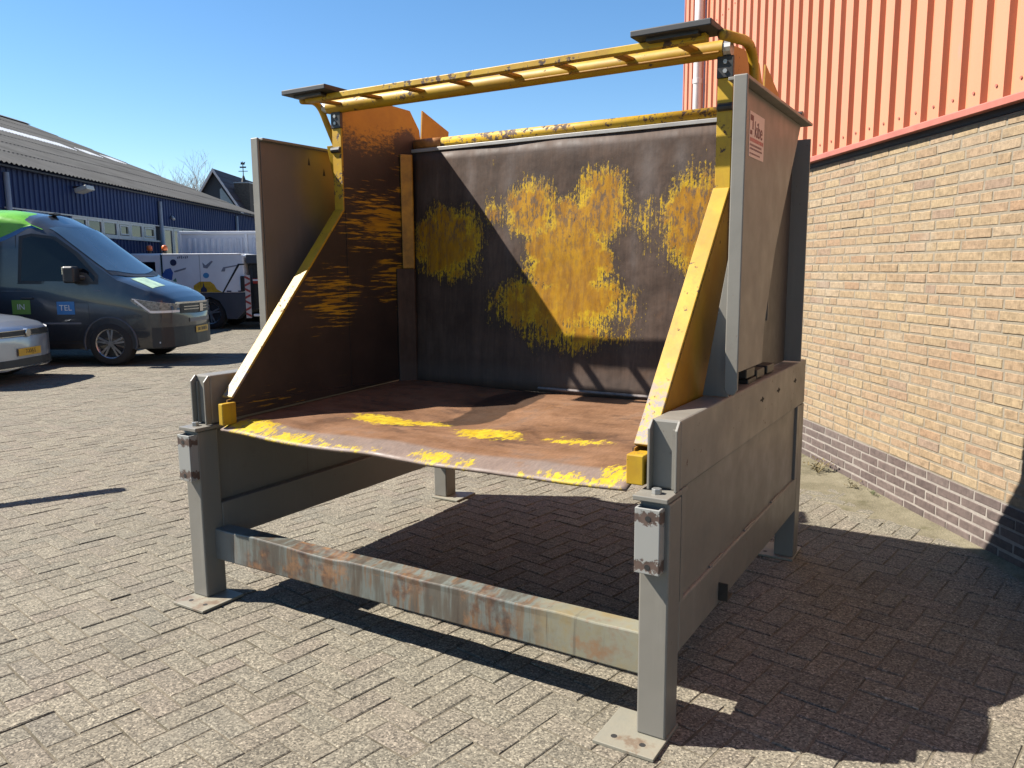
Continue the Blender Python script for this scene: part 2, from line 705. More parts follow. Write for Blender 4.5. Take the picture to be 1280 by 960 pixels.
MB().prism([(-0.062, 2.352), (-0.062, 2.384), (-0.058, 2.39), (-0.004, 2.398), (-0.004, 2.352)], 'y', S0, S1 - 0.012).build('drip_flashing', M_CORAL2, wh)
MB().box(-0.055, 0.09, S1 - 0.028, S1 + 0.012, 2.4, ZT).build('corner_flashing', M_CORAL2, wh, bevel=0.004)
MB().box(-0.07, 0.3, S0, S1 + 0.02, ZT, ZT + 0.12).build('roof_edge_trim', M_CORAL2, wh)
MB().box(0.31, 22, S1 - 0.3, S1, -0.2, ZT - 0.02).build('end_wall', M_CORAL2, wh)
MB().box(0.31, 22, S0, S1 - 0.31, ZT - 0.3, ZT - 0.05).build('roof', flat('roof_felt', (0.1, 0.1, 0.1), 0.9), wh)
dp = MB()
dp.cyl((-0.115, 4.16, -0.02), (-0.115, 4.16, ZT - 0.1), 0.048, 16)
dpo = dp.build('downpipe', flat('white_pvc', (0.75, 0.74, 0.72), 0.4), wh, smooth=True)
for zz in (0.8, 2.2, 3.55, 4.5, 6.0):
    MB().cyl((-0.115, 4.16, zz), (-0.115, 4.16, zz + 0.05), 0.054, 16).build('pipe_clip', flat('white_pvc', (0.75, 0.74, 0.72), 0.4), dpo)

# sandy silt and a few dry weeds along the foot of the wall
def silt_mat():
    m = NT('sandy_silt', 0.95, 0, 0.2)
    p = m.pos
    c = m.ramp(m.noise(p, 4.5, 6, 0.7), [(0.25, (0.105, 0.092, 0.055)), (0.5, (0.175, 0.152, 0.1)), (0.75, (0.225, 0.197, 0.135))])
    c = m.mix(0.85, c, m.ramp(m.noise(p, 130, 4, 0.75), [(0.3, 0.5), (0.7, 1.5)]), 'MULTIPLY')
    m.col(c)
    mo = m.step(m.noise(p, 3.4, 6, 0.75), 0.52, 0.66)
    c = m.mix(m.math('MULTIPLY', mo, 0.6), c, (0.075, 0.07, 0.03))
    c = m.mix(m.math('MULTIPLY', m.step(m.voro(p, 60, 'Distance'), 0.16, 0.1), 0.6), c, (0.3, 0.27, 0.22))
    m.col(c)
    m.bump(m.noise(p, 90, 5, 0.75), 0.8, 0.008)
    return m.m


def silt_h(x, y):
    d = -x
    n_ = mnoise.noise(Vector((x * 3.1, y * 2.6, 3))) * 0.5 + mnoise.noise(Vector((x * 11, y * 9, 8))) * 0.3
    w = 0.55 if y > 0.1 else max(0.12, 0.55 + (y - 0.1) * 0.45)
    e = max(0.0, 1 - d / w)
    return 0.011 * e + 0.0065 * n_ + 0.012 * max(0, 1 - d / 0.09) - 0.0045


wsilt = MB().grid(44, 190, lambda a, b: (-0.85 * a - 0.001, -1.6 + 6.4 * b, silt_h(-0.85 * a, -1.6 + 6.4 * b)))
so = wsilt.build('sand', silt_mat(), None, smooth=True)
so.location = (WX, 5, 0)
so.rotation_euler = (0, 0, WYAW)
tag(so, 'sandy silt washed up along the foot of the brick wall', 'sand', kind='stuff')


def weed(loc, sc, n, label, dry, seed):
    rg = random.Random(seed)
    t = thing('weed', label, 'weed', loc, rg.uniform(0, 6), 'weeds at the foot of the brick wall')
    t.scale = (sc, sc, sc)
    mat = flat('weed_leaf_dry' if dry else 'weed_leaf', (0.16, 0.12, 0.045) if dry else (0.085, 0.1, 0.03), 0.8, var=0.5, scale=30)
    lf, stm = MB(), MB()
    for k in range(n):
        a = rg.uniform(0, 2 * math.pi)
        el = rg.uniform(0.1, 0.9)
        L_ = rg.uniform(0.05, 0.11)
        d = Vector((math.cos(a) * math.cos(el), math.sin(a) * math.cos(el), math.sin(el)))
        tip = d * L_
        mid = d * L_ * 0.5 + Vector((0, 0, 0.012))
        stm.tube([(0, 0, -0.004), mid, tip], [0.0016, 0.0012, 0.0005], 4)
        for q in range(5):
            t_ = 0.35 + 0.15 * q
            c = mid * (2 * t_ * (1 - t_)) + tip * t_ * t_
            sd = d.cross(Vector((0, 0, 1))).normalized() * (1 if q % 2 else -1)
            l2 = rg.uniform(0.012, 0.026)
            e = c + (sd * 0.8 + d * 0.5 + Vector((0, 0, rg.uniform(-0.2, 0.4)))) * l2
            w_ = d * l2 * 0.28
            m_ = (c + e) / 2 + Vector((0, 0, 0.003))
            lf.add([c, m_ + w_, e, m_ - w_], [(0, 1, 2, 3)])
    stm.build('stem', mat, t)
    lf.build('leaf_tuft', mat, t, recalc=False)['kind'] = 'stuff'
# ------------------------------------------------------------------ the container tipper
W_, L_, ZB = 2.365, 2.035, 1.064            # frame width, depth, top of the side beams
tip = thing('container_tipper', 'large grey steel tipping frame holding a worn yellow and rusty open container', 'container tipper',
            (-1.5319, 3.6214, 0), -0.5444)


def grey_mat(name, base=(0.187, 0.174, 0.147), rust=0.5, seed=0.0, yellow_glow=False):
    m = NT(name, 0.45, 0, 0.5)
    p = m.scale(m.obj, 1.0, (seed, seed * 0.7, seed * 1.3))
    c = m.mix(m.noise(p, 2.2, 5, 0.6), tuple(x * 0.88 for x in base), tuple(x * 1.13 for x in base))
    # faint vertical wash marks and dust
    wash = m.noise(m.scale(p, (14, 14, 0.9)), 1.5, 4, 0.6)
    c = m.mix(m.math('MULTIPLY', m.step(wash, 0.55, 0.75), 0.3), c, tuple(x * 1.35 for x in base))
    c = m.mix(m.math('MULTIPLY', m.step(m.noise(p, 6.5, 5, 0.7), 0.58, 0.74), 0.35), c, (0.125, 0.105, 0.085))
    ch = m.step(m.noise(p, 26, 4, 0.72), 0.71 - 0.05 * rust, 0.73 - 0.05 * rust)
    ch2 = m.step(m.noise(p, 5, 2, 0.5), 0.5, 0.62)
    chip = m.math('MULTIPLY', ch, ch2)
    c = m.mix(chip, c, m.ramp(m.noise(p, 40, 3), [(0.3, (0.06, 0.03, 0.02)), (0.7, (0.17, 0.08, 0.045))]))
    if yellow_glow:                        # yellow glow off the container painted into the plate's colour
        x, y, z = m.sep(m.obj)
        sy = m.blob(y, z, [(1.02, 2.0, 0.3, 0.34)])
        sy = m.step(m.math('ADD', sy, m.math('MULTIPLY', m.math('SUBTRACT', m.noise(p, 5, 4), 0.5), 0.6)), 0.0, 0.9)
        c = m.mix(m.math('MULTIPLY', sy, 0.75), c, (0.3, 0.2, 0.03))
    eg = m.edge(0.007)
    ew = m.step(m.math('ADD', eg, m.math('MULTIPLY', m.math('SUBTRACT', m.noise(p, 38, 4, 0.75), 0.5), 0.5)), 0.16, 0.24)
    ew = m.math('MULTIPLY', ew, m.step(m.noise(p, 4.3, 3, 0.6), 0.42, 0.6))
    c = m.mix(m.math('MULTIPLY', ew, 0.85), c, m.ramp(m.noise(p, 55, 3), [(0.35, (0.07, 0.04, 0.028)), (0.65, (0.3, 0.28, 0.25))]))
    run = m.step(m.noise(m.scale(p, (22, 22, 0.6)), 1.3, 5, 0.7), 0.6, 0.74)
    c = m.mix(m.math('MULTIPLY', m.math('MULTIPLY', run, m.step(m.noise(p, 2.6, 3), 0.5, 0.65)), 0.45), c, (0.11, 0.07, 0.045))
    m.col(c)
    m.rough(m.math('ADD', m.math('MULTIPLY', chip, 0.35), m.ramp(m.noise(p, 8, 4), [(0.3, 0.38), (0.7, 0.55)])))
    h = m.math('ADD', m.math('MULTIPLY', chip, -0.6), m.math('MULTIPLY', m.noise(p, 70, 3, 0.6), 0.25))
    b1 = m.bump(m.noise(p, 3.1, 3, 0.5), 0.22, 0.02)
    m.bump(h, 0.25, 0.002, b1)
    return m.m


M_GREY = grey_mat('stone_grey_paint')
M_GREYS = grey_mat('stone_grey_scratched', rust=1.15, seed=9.1)
M_GREY2 = grey_mat('stone_grey_panel', rust=0.3, seed=3.7)
M_DARKH = flat('hole_dark', (0.012, 0.011, 0.01), 0.8)
M_BOLT = flat('galvanised_bolt', (0.42, 0.42, 0.4), 0.4, 0.7)


def foot_mat():
    m = NT('worn_foot_plate', 0.6)
    p = m.obj
    a = m.noise(p, 9, 5, 0.65)
    c = m.ramp(a, [(0.3, (0.2, 0.19, 0.15)), (0.55, (0.225, 0.205, 0.155)), (0.64, (0.165, 0.12, 0.08)), (0.78, (0.1, 0.064, 0.043))])
    m.col(c)
    m.bump(m.noise(p, 60, 4), 0.3, 0.003)
    return m.m


M_FOOT = foot_mat()


def bare_patch_mat():
    m = NT('chipped_bracket', 0.5)
    p = m.obj
    x, y, z = m.sep(p)
    n_ = m.noise(p, 45, 4, 0.7)
    d = m.math('MINIMUM', m.math('ABSOLUTE', m.math('SUBTRACT', z, 0.77)), m.math('ABSOLUTE', m.math('SUBTRACT', z, 0.615)))
    k = m.step(m.math('ADD', d, m.math('MULTIPLY', m.math('SUBTRACT', n_, 0.5), 0.085)), 0.014, 0.02)
    c = m.mix(k, m.ramp(m.noise(p, 30, 4), [(0.3, (0.06, 0.037, 0.028)), (0.7, (0.115, 0.075, 0.058))]), (0.27, 0.267, 0.245))
    m.col(c)
    m.bump(k, 0.3, 0.002)
    return m.m


M_BRK = bare_patch_mat()


def crossbar_mat():
    m = NT('rubbed_crossbar', 0.5)
    p = m.obj
    x, y, z = m.sep(p)
    st = m.noise(m.scale(p, (9, 3, 1.0)), 1.6, 5, 0.65)
    st2 = m.noise(m.scale(p, (2.1, 1, 0.8)), 1.0, 4, 0.6, 0.6)
    c = m.ramp(st2, [(0.26, (0.165, 0.165, 0.148)), (0.38, (0.1, 0.118, 0.112)), (0.46, (0.062, 0.045, 0.034)), (0.55, (0.125, 0.135, 0.122)),
                     (0.62, (0.1, 0.06, 0.034)), (0.7, (0.07, 0.056, 0.044)), (0.8, (0.14, 0.142, 0.126))])
    c2 = m.ramp(st, [(0.3, (0.045, 0.034, 0.027)), (0.43, (0.09, 0.072, 0.054)), (0.52, (0.16, 0.175, 0.165)), (0.6, (0.17, 0.08, 0.03)), (0.68, (0.06, 0.044, 0.034)), (0.78, (0.09, 0.11, 0.107))])
    mid = m.blob(x, z, [(1.15, 0.25, 0.95, 0.5)])
    k = m.step(m.math('ADD', mid, m.math('MULTIPLY', m.math('SUBTRACT', m.noise(p, 4, 3), 0.5), 1.2)), -0.25, 0.3)
    c = m.mix(m.math('MULTIPLY', k, 0.92), (0.175, 0.175, 0.16), m.mix(1.0, m.mix(0.72, c, c2), (0.88, 0.92, 0.88), 'MULTIPLY'))
    rk = m.step(m.noise(m.scale(p, (2.2, 1, 1.6)), 2.4, 5, 0.7), 0.5, 0.62)
    c = m.mix(m.math('MULTIPLY', m.math('MULTIPLY', rk, k), 0.92), c, m.ramp(m.noise(p, 26, 4, 0.7), [(0.32, (0.04, 0.026, 0.02)), (0.52, (0.1, 0.052, 0.03)), (0.7, (0.24, 0.115, 0.04))]))
    ye = m.step(m.math('ADD', x, m.math('MULTIPLY', m.math('SUBTRACT', m.noise(p, 7, 4), 0.5), 0.35)), 1.72, 1.95)
    c = m.mix(m.math('MULTIPLY', ye, 0.75), c, m.ramp(m.noise(p, 11, 4, 0.65), [(0.3, (0.25, 0.19, 0.085)), (0.52, (0.225, 0.215, 0.15)), (0.72, (0.22, 0.125, 0.06))]))
    orr = m.step(m.noise(p, 5.5, 5, 0.7), 0.56, 0.68)
    topf = m.sep(m.n('ShaderNodeNewGeometry').outputs['Normal'])[2]
    c = m.mix(m.math('MULTIPLY', m.math('MULTIPLY', orr, k), 0.65), c, (0.23, 0.115, 0.05))
    eg = m.step(m.math('ADD', m.edge(0.008), m.math('MULTIPLY', m.math('SUBTRACT', m.noise(p, 30, 4, 0.7), 0.5), 0.4)), 0.12, 0.22)
    c = m.mix(m.math('MULTIPLY', eg, 0.75), c, (0.33, 0.31, 0.28))
    dr = m.step(m.noise(m.scale(p, (38, 4, 1.6)), 1.0, 4, 0.7), 0.58, 0.7)
    c = m.mix(m.math('MULTIPLY', m.math('MULTIPLY', dr, k), 0.55), c, (0.045, 0.03, 0.022))
    m.col(c)
    m.rough(0.48)
    m.bump(m.noise(p, 30, 5, 0.7), 0.22, 0.003)
    return m.m


YEL = (0.44, 0.275, 0.01)


def yellow_mat(name, rust=0.5, seed=0.0, base=YEL, scuff=False):
    m = NT(name, 0.5, 0, 0.35)
    p = m.scale(m.obj, 1.0, (seed, seed, seed))
    c = m.mix(m.step(m.noise(p, 3.5, 5, 0.65), 0.35, 0.65), tuple(x * 1.05 for x in base), (base[0] * 0.86, base[1] * 0.76, base[2]))
    # grime and fading
    c = m.mix(m.math('MULTIPLY', m.step(m.noise(p, 9, 5, 0.72), 0.5, 0.75), 0.5), c, (0.28, 0.15, 0.02))
    c = m.mix(m.math('MULTIPLY', m.step(m.noise(m.scale(p, (12, 12, 1.2)), 2, 4, 0.7), 0.55, 0.75), 0.35), c, (0.2, 0.12, 0.03))
    n1 = m.noise(p, 24, 5, 0.75)
    n2 = m.noise(p, 3.2, 3, 0.5)
    chip = m.step(m.math('ADD', n1, m.math('MULTIPLY', n2, 0.55)), 1.02 - rust * 0.2, 1.05 - rust * 0.2)
    eg = m.edge(0.007)
    ew = m.step(m.math('ADD', eg, m.math('MULTIPLY', m.math('SUBTRACT', m.noise(p, 34, 5, 0.75), 0.5), 0.6)), 0.17, 0.22)
    ew = m.math('MULTIPLY', ew, m.step(m.noise(p, 5.0, 3, 0.6), 0.52 - 0.18 * rust, 0.62 - 0.15 * rust))
    chip = m.math('MAXIMUM', chip, ew)
    if scuff:
        x, y, z = m.sep(m.obj)
        sc = m.step(m.math('ADD', z, m.math('MULTIPLY', m.math('SUBTRACT', m.noise(p, 13, 5, 0.75), 0.5), 0.45)), 1.22, 1.05)
        sc = m.math('MULTIPLY', sc, m.step(z, 0.95, 0.98))
        c = m.mix(m.math('MULTIPLY', sc, m.step(m.noise(p, 40, 4, 0.7), 0.4, 0.55)), c, (0.2, 0.17, 0.165))
    c = m.mix(chip, c, m.ramp(m.noise(p, 50, 3), [(0.3, (0.04, 0.026, 0.024)), (0.7, (0.13, 0.075, 0.05))]))
    m.col(c)
    m.rough(m.math('ADD', 0.52, m.math('MULTIPLY', chip, 0.25)))
    b1 = m.bump(m.noise(p, 6, 3, 0.5), 0.2, 0.012)
    m.bump(m.math('SUBTRACT', m.math('MULTIPLY', m.noise(p, 60, 3), 0.3), chip), 0.3, 0.002, b1)
    return m.m


M_YELS = yellow_mat('scraped_yellow_paint', 0.45, 1.3, scuff=True)
M_YEL = yellow_mat('yellow_paint', 0.45)
M_YEL2 = yellow_mat('orange_yellow_paint', 0.5, 5.0, (0.4, 0.2, 0.008))
M_YELW = yellow_mat('scuffed_yellow_paint', 0.8, 2.0, (0.5, 0.32, 0.01))


def streak(m, p, sc, det=5, seed=0.0):
    return m.noise(m.scale(p, sc, (seed, seed, seed)), 1.0, det, 0.65)


def backwall_mat():
    m = NT('worn_back_wall', 0.6, 0, 0.18)
    p = m.obj
    x, y, z = m.sep(p)
    # rusty scoured steel
    base = m.ramp(m.noise(p, 3.0, 6, 0.7), [(0.28, (0.037, 0.022, 0.015)), (0.5, (0.072, 0.046, 0.033)), (0.72, (0.108, 0.074, 0.056))])
    vs1 = streak(m, p, (17, 1, 1.1))
    base = m.mix(0.6, base, m.ramp(vs1, [(0.3, 0.6), (0.7, 1.45)]), 'MULTIPLY')
    fine = streak(m, p, (90, 1, 9), 4)
    base = m.mix(0.5, base, m.ramp(fine, [(0.3, 0.7), (0.7, 1.35)]), 'MULTIPLY')
    # pale polished runs between the blotches
    run = m.blob(x, z, [(0.88, 2.0, 0.07, 0.6), (1.68, 2.02, 0.09, 0.35), (1.85, 2.05, 0.07, 0.3), (0.62, 2.05, 0.06, 0.35), (1.3, 2.18, 1.2, 0.06), (1.62, 1.7, 0.05, 0.6)])
    runk = m.step(m.math('ADD', run, m.math('MULTIPLY', m.math('SUBTRACT', m.noise(m.scale(p, (1.6, 1, 0.7)), 9, 5, 0.7), 0.5), 0.5)), 0.0, 0.5)
    base = m.mix(m.math('MULTIPLY', runk, 0.6), base, (0.155, 0.132, 0.122))
    base = m.mix(m.math('MULTIPLY', m.step(m.noise(p, 5, 5, 0.7), 0.55, 0.7), 0.55), base, (0.1, 0.052, 0.028))
    # paint that is left
    wob = m.math('ADD', m.math('MULTIPLY', m.math('SUBTRACT', m.noise(p, 4.5, 5, 0.65), 0.5), 1.35),
                 m.math('ADD', m.math('MULTIPLY', m.math('SUBTRACT', streak(m, p, (60, 1, 7)), 0.5), 0.28),
                        m.math('MULTIPLY', m.math('SUBTRACT', m.noise(m.scale(p, (1.5, 1, 0.6)), 30, 5, 0.75), 0.5), 0.8)))
    bl = m.blob(x, z, [(1.03, 1.86, 0.2, 0.19), (1.42, 1.84, 0.2, 0.23), (1.24, 1.6, 0.29, 0.26), (1.22, 1.84, 0.3, 0.12), (1.23, 1.36, 0.43, 0.19), (1.28, 1.22, 0.32, 0.1), (0.47, 1.70, 0.27, 0.22),
                       (0.785, 1.87, 0.055, 0.14), (1.67, 1.76, 0.07, 0.1), (1.93, 1.76, 0.18, 0.3), (0.62, 1.52, 0.12, 0.06)])
    hol = m.blob(x, z, [(1.22, 2.01, 0.08, 0.08)])
    bl = m.math('SUBTRACT', bl, m.math('MULTIPLY', m.math('MAXIMUM', hol, 0.0), 1.3))
    e = m.math('ADD', bl, wob)
    fsc = streak(m, p, (130, 1, 3.5), 5, 5.0)
    iso = m.noise(m.scale(p, (1.6, 1, 0.8)), 65, 4, 0.75)
    pk = m.step(m.math('ADD', m.math('MULTIPLY', e, 1.0), m.math('ADD', m.math('MULTIPLY', m.math('SUBTRACT', fsc, 0.54), 0.75), m.math('MULTIPLY', m.math('SUBTRACT', iso, 0.55), 1.1))), -0.02, 0.22)
    rim = m.math('SUBTRACT', m.step(e, -0.24, 0.04), pk)
    inside = m.step(m.math('ADD', e, m.math('MULTIPLY', m.math('SUBTRACT', m.noise(p, 9, 4, 0.6), 0.5), 1.1)), 0.1, 0.45)
    och = m.noise(m.scale(p, (1.5, 1, 0.35)), 11, 6, 0.72)
    pc = m.ramp(och, [(0.28, (0.14, 0.058, 0.006)), (0.42, (0.28, 0.125, 0.004)), (0.55, (0.38, 0.185, 0.004)), (0.72, (0.44, 0.24, 0.005))])
    pc = m.mix(m.math('MULTIPLY', m.math('SUBTRACT', 1.0, inside), 0.85), pc, (0.55, 0.36, 0.008))
    worn = m.step(m.noise(m.scale(p, (2.6, 1, 0.9)), 19, 6, 0.78), 0.47, 0.58)
    up_ = m.step(m.math('ADD', z, m.math('MULTIPLY', m.math('SUBTRACT', m.noise(p, 5, 3), 0.5), 0.3)), 1.52, 1.85)
    worn2 = m.math('MULTIPLY', m.math('MULTIPLY', worn, m.math('ADD', 0.25, m.math('MULTIPLY', inside, 0.75))), m.math('ADD', 0.22, m.math('MULTIPLY', up_, 0.75)))
    pc = m.mix(worn2, pc, (0.115, 0.072, 0.042))
    vst = m.step(streak(m, p, (55, 1, 2.2), 5, 2.0), 0.54, 0.7)
    pc = m.mix(m.math('MULTIPLY', vst, 0.45), pc, (0.19, 0.1, 0.03))
    dots = m.math('MULTIPLY', m.step(m.voro(p, 13, 'Distance'), 0.1, 0.06), m.step(m.noise(p, 3, 2), 0.45, 0.55))
    pc = m.mix(m.math('MULTIPLY', dots, 0.75), pc, (0.07, 0.04, 0.025))
    base = m.mix(m.math('MULTIPLY', rim, 0.5), base, (0.036, 0.026, 0.022))
    c = m.mix(pk, base, pc)
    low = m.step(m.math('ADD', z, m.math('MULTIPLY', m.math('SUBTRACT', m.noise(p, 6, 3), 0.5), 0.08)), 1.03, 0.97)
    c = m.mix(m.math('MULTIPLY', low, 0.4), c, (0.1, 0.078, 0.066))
    m.col(c)
    m.rough(m.ramp(m.noise(p, 12, 4), [(0.3, 0.52), (0.7, 0.75)]))
    b1 = m.bump(m.noise(p, 4.2, 3, 0.5), 0.35, 0.03)
    m.bump(m.math('ADD', m.math('MULTIPLY', m.noise(p, 24, 5, 0.7), 0.6), m.math('MULTIPLY', pk, 0.5)), 0.35, 0.004, b1)
    return m.m


def side_in_mat():
    """inner face of the container's side plates: y runs back, z up"""
    m = NT('worn_side_plate', 0.5, 0, 0.45)
    p = m.obj
    x, y, z = m.sep(p)
    base = m.ramp(m.noise(p, 3.0, 6, 0.65), [(0.28, (0.02, 0.014, 0.012)), (0.5, (0.034, 0.023, 0.019)), (0.72, (0.056, 0.037, 0.029))])
    hs = streak(m, p, (1, 5.5, 85))
    hs2 = streak(m, p, (1, 3.2, 38), 5, 3.0)
    org = m.ramp(m.noise(p, 8, 5, 0.65), [(0.3, (0.42, 0.205, 0.012)), (0.7, (0.54, 0.28, 0.013))])
    # top band still painted
    e1 = m.math('ADD', m.math('MULTIPLY', m.math('SUBTRACT', z, 2.23), 5.0),
                m.math('ADD', m.math('MULTIPLY', m.math('SUBTRACT', m.noise(p, 5, 4), 0.5), 0.7), m.math('MULTIPLY', m.math('SUBTRACT', m.noise(m.scale(p, (1, 30, 70), rot=(0.5, 0, 0)), 1.0, 5, 0.75), 0.5), 2.2)))
    burn = m.blob(y, z, [(1.46, 2.24, 0.12, 0.15)])
    e1 = m.math('SUBTRACT', e1, m.math('MULTIPLY', m.step(m.math('ADD', burn, m.math('MULTIPLY', m.math('SUBTRACT', m.noise(p, 9, 4), 0.5), 0.6)), -0.1, 0.5), 0.9))
    k1 = m.step(e1, -0.25, 0.5)
    # streaky remains lower down
    bl = m.blob(y, z, [(1.2, 1.82, 0.36, 0.22), (1.34, 1.5, 0.24, 0.17), (1.4, 1.9, 0.07, 0.4), (0.8, 1.4, 0.24, 0.2), (1.05, 1.95, 0.35, 0.08), (0.32, 0.925, 0.4, 0.04)])
    e2 = m.math('ADD', bl, m.math('ADD', m.math('MULTIPLY', m.math('SUBTRACT', hs, 0.52), 4.2), m.math('MULTIPLY', m.math('SUBTRACT', hs2, 0.5), 1.2)))
    k2 = m.math('MULTIPLY', m.step(e2, 0.32, 0.75), m.step(bl, -0.3, 0.1))
    yc = m.ramp(hs2, [(0.3, (0.28, 0.14, 0.01)), (0.6, (0.45, 0.25, 0.012))])
    c = m.mix(k2, base, yc)
    c = m.mix(k1, c, org)
    m.col(c)
    m.bump(m.math('ADD', m.noise(p, 30, 4, 0.7), m.math('MULTIPLY', k2, 0.3)), 0.25, 0.003)
    return m.m


def floor_mat():
    m = NT('worn_floor_plate', 0.55, 0, 0.2)
    p = m.obj
    x, y, z = m.sep(p)
    c = m.ramp(m.noise(p, 2.6, 6, 0.65, 0.4), [(0.3, (0.07, 0.035, 0.02)), (0.43, (0.15, 0.078, 0.042)), (0.58, (0.2, 0.108, 0.06)), (0.75, (0.14, 0.1, 0.078))])
    sw = m.noise(m.scale(p, (1.2, 9, 1), rot=(0, 0, 0.5)), 2.0, 5, 0.65)
    c = m.mix(0.5, c, m.ramp(sw, [(0.3, 0.72), (0.7, 1.28)]), 'MULTIPLY')
    lip = m.step(m.math('ADD', y, m.math('MULTIPLY', m.math('SUBTRACT', m.noise(p, 3, 3), 0.5), 0.06)), 0.2, 0.16)
    c = m.mix(m.math('MULTIPLY', lip, 0.75), c, m.ramp(m.noise(p, 7, 5, 0.7), [(0.3, (0.155, 0.125, 0.11)), (0.7, (0.215, 0.17, 0.146))]))
    c = m.mix(m.math('MULTIPLY', m.step(m.noise(p, 5.5, 5, 0.7), 0.58, 0.72), 0.55), c, (0.215, 0.105, 0.042))
    bl = m.blob(x, y, [(0.34, 0.12, 0.16, 0.09), (0.6, 0.09, 0.25, 0.05), (0.95, 0.075, 0.13, 0.025), (1.37, 0.11, 0.1, 0.05), (1.53, 0.085, 0.05, 0.04), (1.8, 0.06, 0.05, 0.018), (2.0, 0.075, 0.16, 0.045),
                       (2.12, 0.14, 0.07, 0.09), (0.78, 0.52, 0.2, 0.11), (1.36, 0.5, 0.17, 0.12), (1.78, 0.53, 0.15, 0.06), (0.98, 0.58, 0.15, 0.08)])
    e = m.math('ADD', bl, m.math('ADD', m.math('MULTIPLY', m.math('SUBTRACT', m.noise(m.scale(p, (1, 0.45, 1)), 34, 4, 0.7), 0.5), 1.0),
                                 m.math('MULTIPLY', m.math('SUBTRACT', m.noise(p, 9, 3), 0.5), 0.35)))
    dkf = m.step(m.noise(m.scale(p, (1.0, 1.6, 1)), 3.6, 6, 0.72), 0.52, 0.68)
    c = m.mix(m.math('MULTIPLY', m.math('MULTIPLY', dkf, 0.7), m.step(y, 0.2, 0.4)), c, (0.05, 0.03, 0.022))
    dark_patch = m.blob(x, y, [(1.05, 0.68, 0.07, 0.1), (1.09, 0.86, 0.11, 0.2), (1.08, 1.15, 0.15, 0.28)])  # dark patch running back along the middle of the floor
    dark_patch = m.step(m.math('ADD', dark_patch, m.math('MULTIPLY', m.math('SUBTRACT', m.noise(p, 8, 4), 0.5), 0.25)), -0.02, 0.05)
    c = m.mix(m.math('MULTIPLY', dark_patch, 0.85), c, (0.04, 0.024, 0.016))
    scr = m.noise(m.scale(p, (1.0, 0.3, 1), rot=(0, 0, 0.35)), 75, 5, 0.75)
    k = m.math('MULTIPLY', m.step(e, -0.02, 0.14), m.step(m.math('ADD', scr, m.math('MULTIPLY', e, 0.35)), 0.44, 0.56))
    fs = m.noise(m.scale(p, (1.0, 0.2, 1), rot=(0, 0, -0.3)), 120, 4, 0.75)
    c = m.mix(0.5, c, m.ramp(fs, [(0.3, 0.68), (0.7, 1.35)]), 'MULTIPLY')
    c = m.mix(k, c, m.ramp(m.noise(p, 20, 4), [(0.3, (0.38, 0.25, 0.015)), (0.7, (0.52, 0.39, 0.025))]))
    m.col(c)
    m.rough(m.ramp(m.noise(p, 10, 4), [(0.3, 0.42), (0.7, 0.66)]))
    m.bump(m.math('ADD', m.noise(p, 28, 5, 0.7), m.math('MULTIPLY', k, 0.6)), 0.3, 0.004)
    return m.m


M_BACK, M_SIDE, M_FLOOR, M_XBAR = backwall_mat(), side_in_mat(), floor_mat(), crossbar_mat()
M_RUBBER = flat('black_rubber', (0.022, 0.023, 0.026), 0.65, var=0.3, scale=12)
M_STEELW = flat('worn_bright_edge', (0.34, 0.33, 0.31), 0.45, 0.25)
M_BLKP = flat('black_greasy_steel', (0.03, 0.028, 0.026), 0.45, 0.2, var=0.4, scale=30)

